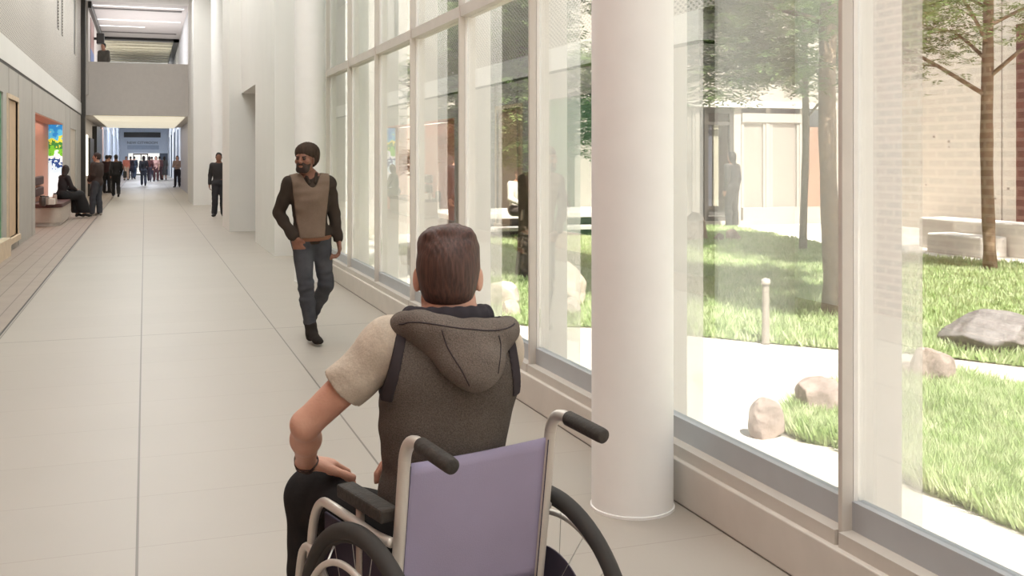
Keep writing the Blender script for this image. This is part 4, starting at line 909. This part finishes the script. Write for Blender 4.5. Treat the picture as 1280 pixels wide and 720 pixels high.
link('hood_lining', sdf_mesh('hood_lining', [C(rim[i]+V3(0, .012, .012), rim[i+1]+V3(0, .012, .012), .0135, .0135, .006) for i in range(1, len(rim)-2)], h=.004), M_trim, mr)
bv = BVHTree.FromPolygons([v.co for v in hoodm.vertices], [tuple(f.vertices) for f in hoodm.polygons])
def seam(pts, name='hood_seam', bvh=bv, r=.0018, m=M_trim):
    out = []
    bd = Vector(rotv((0, 1, 0)))
    for q in spline(pts, 8):
        hit = bvh.ray_cast(Vector(rot((q.x, -.8, q.z))), bd)
        if hit[0]: out.append(hit[0])
    if len(out) > 3: tubeo(name, out, r, m, mr, 6)
tubeo('hood_hem', [tuple(bv.find_nearest(Vector(v+rotv((0, -.03, 0))+V3(0, 0, .004)))[0]) for v in rim[4:-4]], .002, M_trim, mr, 6)
seam([(-.045, 0, 1.195), (-.03, 0, 1.15), (.0, 0, 1.10), (.02, 0, 1.06)]); seam([(.10, 0, 1.175), (.105, 0, 1.15), (.098, 0, 1.11), (.095, 0, 1.085)])
# trousers and shoes
P = [E(t(0.03, .01), (.196, .15, .135), .05)]
for q in 'LR':
    a, b, c = MJ['hp'+q], MJ['kn'+q], MJ['an'+q]; P += [C(a, b, .098, .078, .04), C(b, c+(b-c)*.05, .078, .064, .03), C(b+(c-b)*.3+V3(0, -.02, 0), c+(b-c)*.1, .066, .056, .03)]
M_trs = mat('black_trousers', (44, 41, 40), rough=.95, var=.1, scale=9, spec=.15, bump=.2, bscale=40)
link('trousers', sdf_mesh('trousers', P, h=.006, disp=folds(.0035, 20, 22, 26)), M_trs, mr)
for q in 'LR':
    heel, fv, upv = g['sole'+q]; link('shoe', sdf_mesh('shoe', g['ft'+q], h=.007, off=.008, cuts=[(heel-upv*.04, -upv), (MJ['an'+q]+V3(0, 0, .03), V3(0, 0, 1))]), mat('leather_dark', (38, 34, 32), rough=.5), mr)
# bracelets
wr_ = MJ['wrL']; dw = unit(MJ['wrL']-MJ['elL']); u1 = unit(np.cross(dw, V3(0, 0, 1))); u2 = np.cross(dw, u1)
for i, (o_, r_) in enumerate(((-.012, .0305), (.004, .0285), (-.022, .032))):
    c0 = wr_+dw*o_; tubeo('bracelet', [tuple(c0+(u1*math.cos(a)+u2*math.sin(a))*r_*(1+.03*math.sin(5*a+i))+dw*.004*math.sin(2*a+i)) for a in np.linspace(0, 2*PI, 40, endpoint=False)], .0022, mat('bracelet_cord', (70, 50, 42)), mr, 6, True)
# ------------------------------------------------------------------ walking man
x0, y0, _ = G(384.5, 426)
wm = empty('person', (x0, y0, 0), PI+math.radians(6)); tag(wm, 'bearded man in a beanie, brown sweater vest and jeans walking, hand in pocket', 'person')
# local frame: +Y forward (towards the camera), +X his right (image left)
WJ = skel(hip=(-.03, .0, .93), neck=(-.01, .03, 1.452), head=(.045, .075, 1.612), yaw=math.radians(-38), pitch=-.02,
          shR=(.165, .02, 1.395), elR=(.245, -.05, 1.135), wrR=(.145, .095, .925), shL=(-.18, .03, 1.40), elL=(-.245, -.02, 1.13), wrL=(-.268, .045, .885),
          hpR=(.055, .0, .90), knR=(.04, .10, .50), anR=(.0, .14, .09), hpL=(-.115, .0, .90), knL=(-.16, .03, .49), anL=(-.085, -.27, .13), toR=.1, toL=-.15, ptL=.55,
          hdR=(-.5, -.3, -.8), pnR=(-.6, -.7, -.2), hcR=.15, hcL=.55, pnL=(.95, 0, -.1))
g = body_groups(WJ, 1.0)
bodyp = g['hips']+g['torso']+g['neck']+g['head']
for q in 'LR': bodyp += g['ua'+q]+g['fa'+q]+g['ha'+q]+g['th'+q]+g['sh'+q+'n']+g['ft'+q]
link('body', sdf_mesh('body', bodyp, h=.006, subs=g['headsub']), skinmat('skin_brown', (142, 98, 78), (116, 78, 62)), wm)
p, R = g['hp'], g['Rd']; rr_, ff, uu = R[:, 0], R[:, 1], R[:, 2]
for sg in (-1, 1):
    link('eye', sdf_mesh('eye', [E(p(sg*.031, .079, .006), (.0125, .0125, .0125), 0)], h=.004), mat('eye_dark', (70, 58, 52), rough=.2), wm)
    link('eyebrow', sdf_mesh('eyebrow', [C(p(sg*.018, .09, .022), p(sg*.048, .078, .026), .0055, .004, 0)], h=.004), mat('black_hair', (34, 27, 24), rough=.8), wm)
link('beard', sdf_mesh('beard', [E(p(0, .014, -.045), (.0665, .076, .072), .02, R), C(p(-.03, .05, -.09), p(.03, .05, -.09), .03, .03, .02), C(p(-.024, .088, -.046), p(.024, .088, -.046), .006, .006, .004)], h=.005,
     cuts=[(p(0, 0, -.045), unit(uu-ff*.75))], subs=[E(p(0, .10, -.062), (.02, .02, .007), .004, R)]), mat('beard_hair', (58, 44, 38), rough=.9, fscale=300, fvar=.3), wm)
P = [E(p(0, -.035, .06), (.096, .116, .085), .02, R), E(p(0, -.085, .05), (.1, .1, .098), .03, R), E(p(0, -.075, .0), (.09, .085, .08), .03, R)]
link('beanie', sdf_mesh('beanie', P, h=.0055, cuts=[(p(0, .07, .036), unit(ff*.75-uu)), (p(0, -.02, .02), unit(ff*1.0-uu*.9))][:1], disp=folds(.0022, 120, 110, 20)), mat('beanie_knit', (66, 54, 46), rough=1, var=.1, fscale=200, fvar=.3, bump=.5, bscale=150, spec=.1), wm)
# dark shirt with sleeves and collar
M_shirt = mat('dark_olive_shirt', (62, 53, 46), rough=.95, var=.08, scale=8, spec=.15)
t = g['t']; P = list(g['torso'])
for q in 'LR':
    a, b, c = WJ['sh'+q], WJ['el'+q], WJ['wr'+q]; d = unit(c-b); P += [C(a, b, .06, .045, .03), C(b, b+(c-b)*.93, .045, .035, .02)]
link('shirt', sdf_mesh('shirt', P+g['hips'], h=.006, off=.009, cuts=[(t(-.12), -g['up'])], disp=folds(.003, 26, 22, 34)), M_shirt, wm)
nb = t(1.0, .0); P = []
for sg in (-1, 1):
    cl = [V3(nb[0]+.055*sg*math.sin(a), nb[1]-.05*math.cos(a)+.01, nb[2]+.02) for a in np.linspace(0, 2.2, 8)]; cl.append(V3(nb[0]+.03*sg, nb[1]+.085, nb[2]-.045))
    P += [C(cl[i], cl[i+1], .016, .016, .01, (V3(0, 0, 1), 1.5)) for i in range(len(cl)-1)]
link('shirt_collar', sdf_mesh('shirt_collar', P, h=.005), M_shirt, wm)
P = [E(t(.03, 0), (.188, .138, .12), .05, g['R']), E(t(.32, .0), (.158, .118, .18), .08, g['R']), E(t(.68, .0), (.182, .13, .185), .08, g['R']), C(t(.93, -.01, -.03), WJ['shL'], .076, .07, .05), C(t(.93, -.01, .03), WJ['shR'], .076, .07, .05)]
ul = unit(WJ['shR']-WJ['shL'])
link('sweater_vest', sdf_mesh('sweater_vest', P, h=.006, off=.009, cuts=[(WJ['shR']-ul*.008, unit(ul-V3(0, 0, .12))), (WJ['shL']+ul*.008, unit(-ul-V3(0, 0, .12))), (t(.0), -g['up'])],
     subs=[C(t(.86, .16), t(1.06, .0), .016, .1, .01)], disp=folds(.003, 18, 16, 30)), mat('taupe_knit', (124, 106, 92), rough=1, var=.07, scale=7, fscale=280, fvar=.15, bump=.3, bscale=220, spec=.1), wm)
P = list(g['hips'])
link('belt', sdf_mesh('belt', P, h=.005, off=.018, cuts=[(t(.012), g['up']), (t(-.062), -g['up'])]), mat('tan_belt', (128, 82, 56), rough=.5), wm)
P = list(g['hips'])
for q in 'LR':
    a, b, c = WJ['hp'+q], WJ['kn'+q], WJ['an'+q]; P += [C(a, b, .086, .058, .04), C(b, b+(c-b)*.35+V3(0, -.014, 0), .058, .056, .03), C(b+(c-b)*.35+V3(0, -.014, 0), b+(c-b)*.94, .056, .040, .03)]
link('jeans', sdf_mesh('jeans', P, h=.006, off=.008, cuts=[(t(.0), g['up'])], disp=folds(.0028, 24, 22, 40)), mat('slate_denim', (82, 82, 85), rough=.95, rgb2=(64, 64, 68), scale=5, fscale=260, fvar=.15, spec=.15), wm)
for q in 'LR':
    heel, fv, upv = g['sole'+q]; an = WJ['an'+q]; ax_ = unit(WJ['kn'+q]-an)
    link('boot', sdf_mesh('boot', g['ft'+q]+[C(an, an+ax_*.07, .044, .048, .02)], h=.006, off=.006, cuts=[(heel-upv*.042, -upv)]), mat('black_suede', (44, 38, 34), rough=.85, spec=.2), wm)
# ------------------------------------------------------------------ other people
def at(u, v): x, y, _ = G(u, v); return (x, y, 0)
def facing_cam(u, da=0.0): return PI-0*u+da
# standing man on the left, in a dark jacket, seen in profile facing left
walkJ = dict(knL=(-.09, .16, .5), anL=(-.08, .22, .1), knR=(.09, .05, .5), anR=(.08, -.22, .14), ptR=.5, elL=(-.23, -.12, 1.15), wrL=(-.22, -.08, .9), elR=(.23, .0, 1.15), wrR=(.2, .14, .93))
standJ = dict(knL=(-.11, .02, .49), anL=(-.12, .0, .08), anR=(.12, .0, .08), toL=.2, toR=-.2)
person('man in a dark maroon jacket and slate jeans standing by the plank floor strip', at(121.5, 269.5), math.radians(62), dict(yaw=math.radians(20), elR=(.22, .02, 1.16), wrR=(.12, .16, 1.0), elL=(-.21, .02, 1.16), wrL=(-.12, .16, 1.0), anL=(-.09, .1, .08), knL=(-.09, .09, .49), toL=.2, toR=-.2),
       ((196, 176, 158), 'long', -.06), ('trousers', (60, 62, 68)), ('short', (52, 34, 28)), (150, 142, 134), 'tan', h=.011, jacket=(58, 44, 38), s=1.04)
person('man in black shirt and trousers standing half behind the white wall block', at(273.5, 270.5), PI-math.radians(5), dict(elR=(.23, -.05, 1.15), wrR=(.25, .02, .9), **standJ),
       ((46, 42, 42), 'long', -.08), ('trousers', (46, 44, 48)), ('short', (30, 24, 22)), (32, 30, 30), 'brown', h=.011, s=1.04)
# seated woman on the round bench
zs = .52
person('long-haired woman in a long black dress seated on the round bench with her back turned', (XL+.12, YatX(77, XL+.12), 0), math.radians(-55), dict(hip=(0, 0, zs+.12), neck=(0, .08, zs+.62), head=(0, .12, zs+.80), yaw=.7, pitch=-.25, shL=(-.155, .08, zs+.58), shR=(.155, .08, zs+.58),
       elL=(-.2, .16, zs+.34), wrL=(-.1, .36, zs+.24), elR=(.2, .16, zs+.34), wrR=(.1, .36, zs+.24), hpL=(-.09, .04, zs+.1), hpR=(.09, .04, zs+.1), knL=(-.1, .46, zs+.1), knR=(.1, .46, zs+.1), anL=(-.09, .52, .1), anR=(.1, .6, .1)),
       ((42, 36, 38), 'long', -.05), ('dress', (26, 25, 27)), ('long', (46, 34, 30)), (24, 22, 22), 'pale', h=.012, fem=True)
# passage crowd: u, v(feet), heading(deg: 0 walks away, 180 towards camera), ...
crowd = [
 (145, 246, 8, walkJ, (34, 32, 34), 'long', (30, 29, 31), 'short', (30, 24, 22), 'brown', 'person in a black suit walking away with a black shoulder bag', 1.0, 'm'),
 (137.0, 241, 100, standJ, (150, 112, 106), 'long', (170, 166, 164), 'bun', (52, 34, 28), 'pale', 'person in a dusty pink top and grey trousers beside the black-suited walker', .97, 'f'),
 (133.5, 241.5, -20, standJ, (60, 34, 36), 'long', (34, 30, 32), 'short', (40, 28, 26), 'tan', 'person in a dark red top by the black wall panel', .98, 'm'),
 (157.8, 225.2, 180, standJ, (226, 132, 104), 'long', (214, 178, 150), 'short', (44, 34, 32), 'tan', 'person in an orange shirt and beige trousers in the far passage', 1.0, 'm'),
 (163.3, 224.2, 10, walkJ, (58, 48, 56), 'long', (54, 50, 60), 'short', (40, 30, 28), 'tan', 'person in dark plum clothes behind the orange-shirted person', .95, 'm'),
 (167.8, 223.6, -12, walkJ, (48, 58, 72), 'long', (58, 68, 86), 'short', (36, 30, 30), 'tan', 'person in a navy jacket and blue trousers walking down the far passage', 1.02, 'm'),
 (179.6, 232.2, 5, walkJ, (42, 42, 50), 'long', (70, 76, 90), 'long', (40, 32, 32), 'tan', 'person in a black jacket and blue jeans walking alone in mid passage', .96, 'f'),
 (186.8, 227.0, -5, walkJ, (92, 50, 48), 'long', (68, 60, 70), 'long', (48, 34, 32), 'tan', 'person in a maroon jacket walking in the far passage', .95, 'f'),
 (195.0, 226.6, 170, standJ, (206, 160, 150), 'short', (96, 62, 62), 'long', (58, 40, 36), 'pale', 'person in a pale pink top and wine-coloured trousers', .97, 'f'),
 (199.5, 225.0, 20, standJ, (120, 80, 78), 'long', (84, 60, 62), 'short', (48, 36, 32), 'tan', 'person in a brownish red jacket between the pink and grey clothed people', .97, 'm'),
 (205.4, 224.8, 10, standJ, (100, 96, 92), 'long', (98, 96, 94), 'long', (60, 52, 46), 'tan', 'person in a long grey coat at the right of the far group', 1.0, 'c'),
 (189.8, 222.2, 0, standJ, (60, 60, 72), 'long', (60, 62, 72), 'short', (30, 26, 26), 'tan', 'distant person in dark blue in front of the glass entrance doors', .97, 'm'),
 (221.6, 234.2, 165, dict(elL=(-.2, .08, 1.16), wrL=(-.06, .22, 1.16), elR=(.2, .08, 1.16), wrR=(.08, .22, 1.2), **{k: v for k, v in standJ.items()}), (176, 150, 140), 'long', (38, 34, 44), 'long', (38, 28, 26), 'pale', 'woman in a pale top and black trousers standing by the right wall of the passage', .96, 'f'),
]
for (u, v, hd_, J, top, sl, bot, hs, hc, sk_, lab, s, kd) in crowd:
    J = {k: w for k, w in J.items()}
    person(lab, at(u, v), math.radians(hd_), J, (top, sl, -.12), (('skirt' if kd == 'c' else 'trousers'), bot), (hs, hc), (34, 30, 32), sk_, 'people walking in the far passage' , s=s, h=.02, fem=(kd == 'f'), hands=False)
# people in the courtyard
person('dark-haired person in a dark top standing at the glass door across the courtyard', (FX(915)*(YFC-.9)/(YFC+.1), YFC-.9, 0), math.radians(20), dict(**standJ), ((54, 52, 52), 'long', -.1), ('trousers', (50, 46, 46)), ('long', (34, 30, 28)), (40, 36, 34), 'tan', h=.013, s=1.03)
xx, yy = PD(571, 19.0)
person('person in black with a black bag standing by the far facade, half behind a mullion', (xx, yy, 0), math.radians(200), dict(**standJ), ((40, 36, 36), 'long', -.1), ('trousers', (44, 40, 40)), ('short', (40, 30, 28)), (36, 32, 30), 'tan', h=.014, s=.97)
zs = .56; xx, yy = PD(646, 19.6)
person('person in a white shirt sitting on the edge of the stepped terrace', (xx, yy, 0), math.radians(190), dict(hip=(0, 0, zs+.08), neck=(0, .06, zs+.60), head=(0, .1, zs+.77), shL=(-.17, .06, zs+.56), shR=(.17, .06, zs+.56), elL=(-.22, .14, zs+.3), wrL=(-.1, .34, zs+.2), elR=(.22, .14, zs+.3), wrR=(.1, .34, zs+.2),
       hpL=(-.09, .04, zs+.07), hpR=(.09, .04, zs+.07), knL=(-.12, .45, zs+.06), knR=(.12, .45, zs+.06), anL=(-.12, .48, .16), anR=(.12, .48, .16)), ((226, 216, 204), 'long', -.05), ('trousers', (90, 80, 74)), ('short', (70, 48, 40)), (60, 50, 44), 'tan', h=.014)
# person on the upper level
person('dark-haired person in a grey top standing behind the parapet of the upper level', (-1.5, 42.7, 4.3), math.radians(150), dict(**standJ), ((84, 80, 74), 'long', -.1), ('trousers', (50, 48, 48)), ('short', (30, 26, 24)), (36, 32, 30), 'tan', h=.02, s=1.03)
# ------------------------------------------------------------------ bags
xx, yy, _ = G(149.5, 246)
bg_ = empty('shoulder_bag', (xx+.20, yy-.02, .80)); tag(bg_, 'black shoulder bag carried by the black-suited walker in the passage', 'bag')
link('bag_body', box(bmesh.new(), -.06, .08, -.16, .16, 0, .28, .03), M_black, bg_); tubeo('strap', spline([(0, -.13, .26), (-.05, -.08, .5), (-.12, 0, .62), (-.05, .08, .5), (0, .13, .26)], 5), .012, M_black, bg_, 8)
# ------------------------------------------------------------------ bench with niche display
YB0, YB1 = 26.8, 30.1
bn = empty('bench', (XL, (YB0+YB1)/2, 0)); tag(bn, 'round-ended upholstered bench set into the coral niche', 'bench')
def stadium(bm, x0, x1, y0, y1, z0, z1, r, n=10):
    pts = [(x0, y0)]+[(x1-r+r*math.sin(a), y0+r-r*math.cos(a)) for a in np.linspace(0, PI/2, n)]+[(x1-r+r*math.cos(a), y1-r+r*math.sin(a)) for a in np.linspace(0, PI/2, n)]+[(x0, y1)]
    A = [bm.verts.new((x, y, z0)) for x, y in pts]; B = [bm.verts.new((x, y, z1)) for x, y in pts]; k = len(pts)
    for i in range(k): bm.faces.new((A[i], A[(i+1) % k], B[(i+1) % k], B[i]))
    bm.faces.new(A[::-1]); bm.faces.new(B); return bm
L_ = YB1-YB0
link('base', stadium(bmesh.new(), -.35, .33, -L_/2, L_/2, .08, .44, .26), mat('bench_panel', (190, 178, 166), var=.03), bn)
link('plinth', stadium(bmesh.new(), -.35, .29, -L_/2+.05, L_/2-.05, .0, .08, .24), mat('bench_plinth', (214, 208, 200)), bn)
link('seat', stadium(bmesh.new(), -.35, .35, -L_/2-.02, L_/2+.02, .44, .53, .27), mat('oxblood_leather', (78, 42, 38), rough=.5, var=.08), bn)
for z in (.66, .94): boxo('back_cushion', -.395, -.31, -L_/2+.9, L_/2-.15, z, z+.22, mat('oxblood_leather', (78, 42, 38)), bn, .03)
def jar(u, dx, h_, r_, rgb, label, cat, nm):
    y = YatX(u, XL+dx); e = empty(nm, (XL+dx, y, .53)); tag(e, label, cat)
    link('jar_body', lathe(bmesh.new(), [(r_*.8, 0), (r_, .02), (r_, h_*.8), (r_*.7, h_*.9)], 20), mat('ceramic_%d' % rgb[0], rgb, rough=.4), e, True); link('lid', lathe(bmesh.new(), [(r_*.75, h_*.9), (r_*.75, h_), (r_*.3, h_*1.02)], 20), M_black, e, True)
jar(53, .02, .24, .07, (70, 60, 56), 'dark bottle standing on the round bench at the near end', 'bottle', 'bottle'); jar(58.5, .05, .2, .06, (150, 138, 128), 'grey cup with a dark lid on the round bench', 'cup', 'lidded_cup'); jar(68.5, .2, .26, .05, (170, 150, 138), 'tall pale cup on the round bench beside the seated woman', 'cup', 'tall_cup')
y = YatX(63.5, XL+.1)-.2; tb = link('takeaway_box', box(bmesh.new(), -.12, .12, -.3, .3, 0, .14, .01), M_pave); tb.location = (XL+.1, y, .53); tag(tb, 'white box lying on the round bench beside the lit poster', 'box')
# colourful lit display at the end of the niche
dm = bpy.data.materials.new('display_picture'); dm.use_nodes = True; nt = dm.node_tree; b = nt.nodes['Principled BSDF']
tc = nd(nt, 'ShaderNodeTexCoord'); sx_ = nd(nt, 'ShaderNodeSeparateXYZ'); nt.links.new(tc.outputs['Object'], sx_.inputs[0])
mpz = nd(nt, 'ShaderNodeMapRange'); mpz.inputs['From Min'].default_value = 0; mpz.inputs['From Max'].default_value = 2.75; 
ns = nd(nt, 'ShaderNodeTexNoise'); ns.inputs['Scale'].default_value = 7; ns.inputs['Detail'].default_value = 4; nt.links.new(tc.outputs['Object'], ns.inputs['Vector'])
ad = nd(nt, 'ShaderNodeMath', operation='MULTIPLY_ADD'); nt.links.new(ns.outputs['Fac'], ad.inputs[0]); ad.inputs[1].default_value = .9; nt.links.new(sx_.outputs['Z'], ad.inputs[2]); nt.links.new(ad.outputs[0], mpz.inputs['Value'])
cr = nd(nt, 'ShaderNodeValToRGB'); cr.color_ramp.interpolation = 'CONSTANT'; el = cr.color_ramp.elements; el[0].position = 0; el[0].color = (*lin((236, 238, 240)), 1); el[1].position = .4; el[1].color = (*lin((210, 226, 236)), 1)
for ps, c in ((.50, (40, 70, 130)), (.55, (236, 240, 240)), (.62, (120, 190, 50)), (.68, (60, 130, 60)), (.73, (230, 220, 70)), (.77, (90, 180, 220)), (.84, (50, 140, 205)), (.95, (150, 205, 235)), (.99, (246, 248, 250))):
    e = el.new(ps); e.color = (*lin(c), 1)
nt.links.new(mpz.outputs[0], cr.inputs[0]); nt.links.new(cr.outputs[0], b.inputs['Base Color']); nt.links.new(cr.outputs[0], b.inputs['Emission Color']); b.inputs['Emission Strength'].default_value = .75
ds = empty('display_screen', (XN, p1-.06, .5)); tag(ds, 'tall bright colourful picture screen at the end of the coral niche', 'screen')
boxo('screen', .02, .385, -.03, -.005, .02, 2.15, dm, ds); 
bm = bmesh.new(); box(bm, 0, .02, -.035, 0, 0, 2.17); box(bm, .385, .398, -.035, 0, 0, 2.17); box(bm, .02, .385, -.035, 0, 2.15, 2.17); box(bm, .02, .385, -.035, 0, 0, .02); link('frame', bm, M_white, ds)
# mural poster on the upper level left wall
ps_ = empty('wall_poster', (-1.995, 44.5, 5.0)); tag(ps_, 'tall muted red and blue poster on the left wall of the upper level', 'poster')
boxo('upper_panel', 0, .02, -1.4, 1.4, .9, 2.1, mat('muted_red', (150, 118, 112), var=.15, scale=2), ps_); boxo('lower_panel', 0, .02, -1.4, 1.4, .1, .9, mat('muted_blue', (96, 110, 150), var=.15, scale=2), ps_)

sp = empty('wall_speaker', (-1.99, 45.6, 6.55)); tag(sp, 'small black speaker mounted high on the left wall of the upper level', 'speaker')
link('housing', box(bmesh.new(), .12, .42, -.2, .2, -.22, .22, .03), M_black, sp); boxo('bracket', 0, .14, -.05, .05, -.05, .05, M_black, sp)
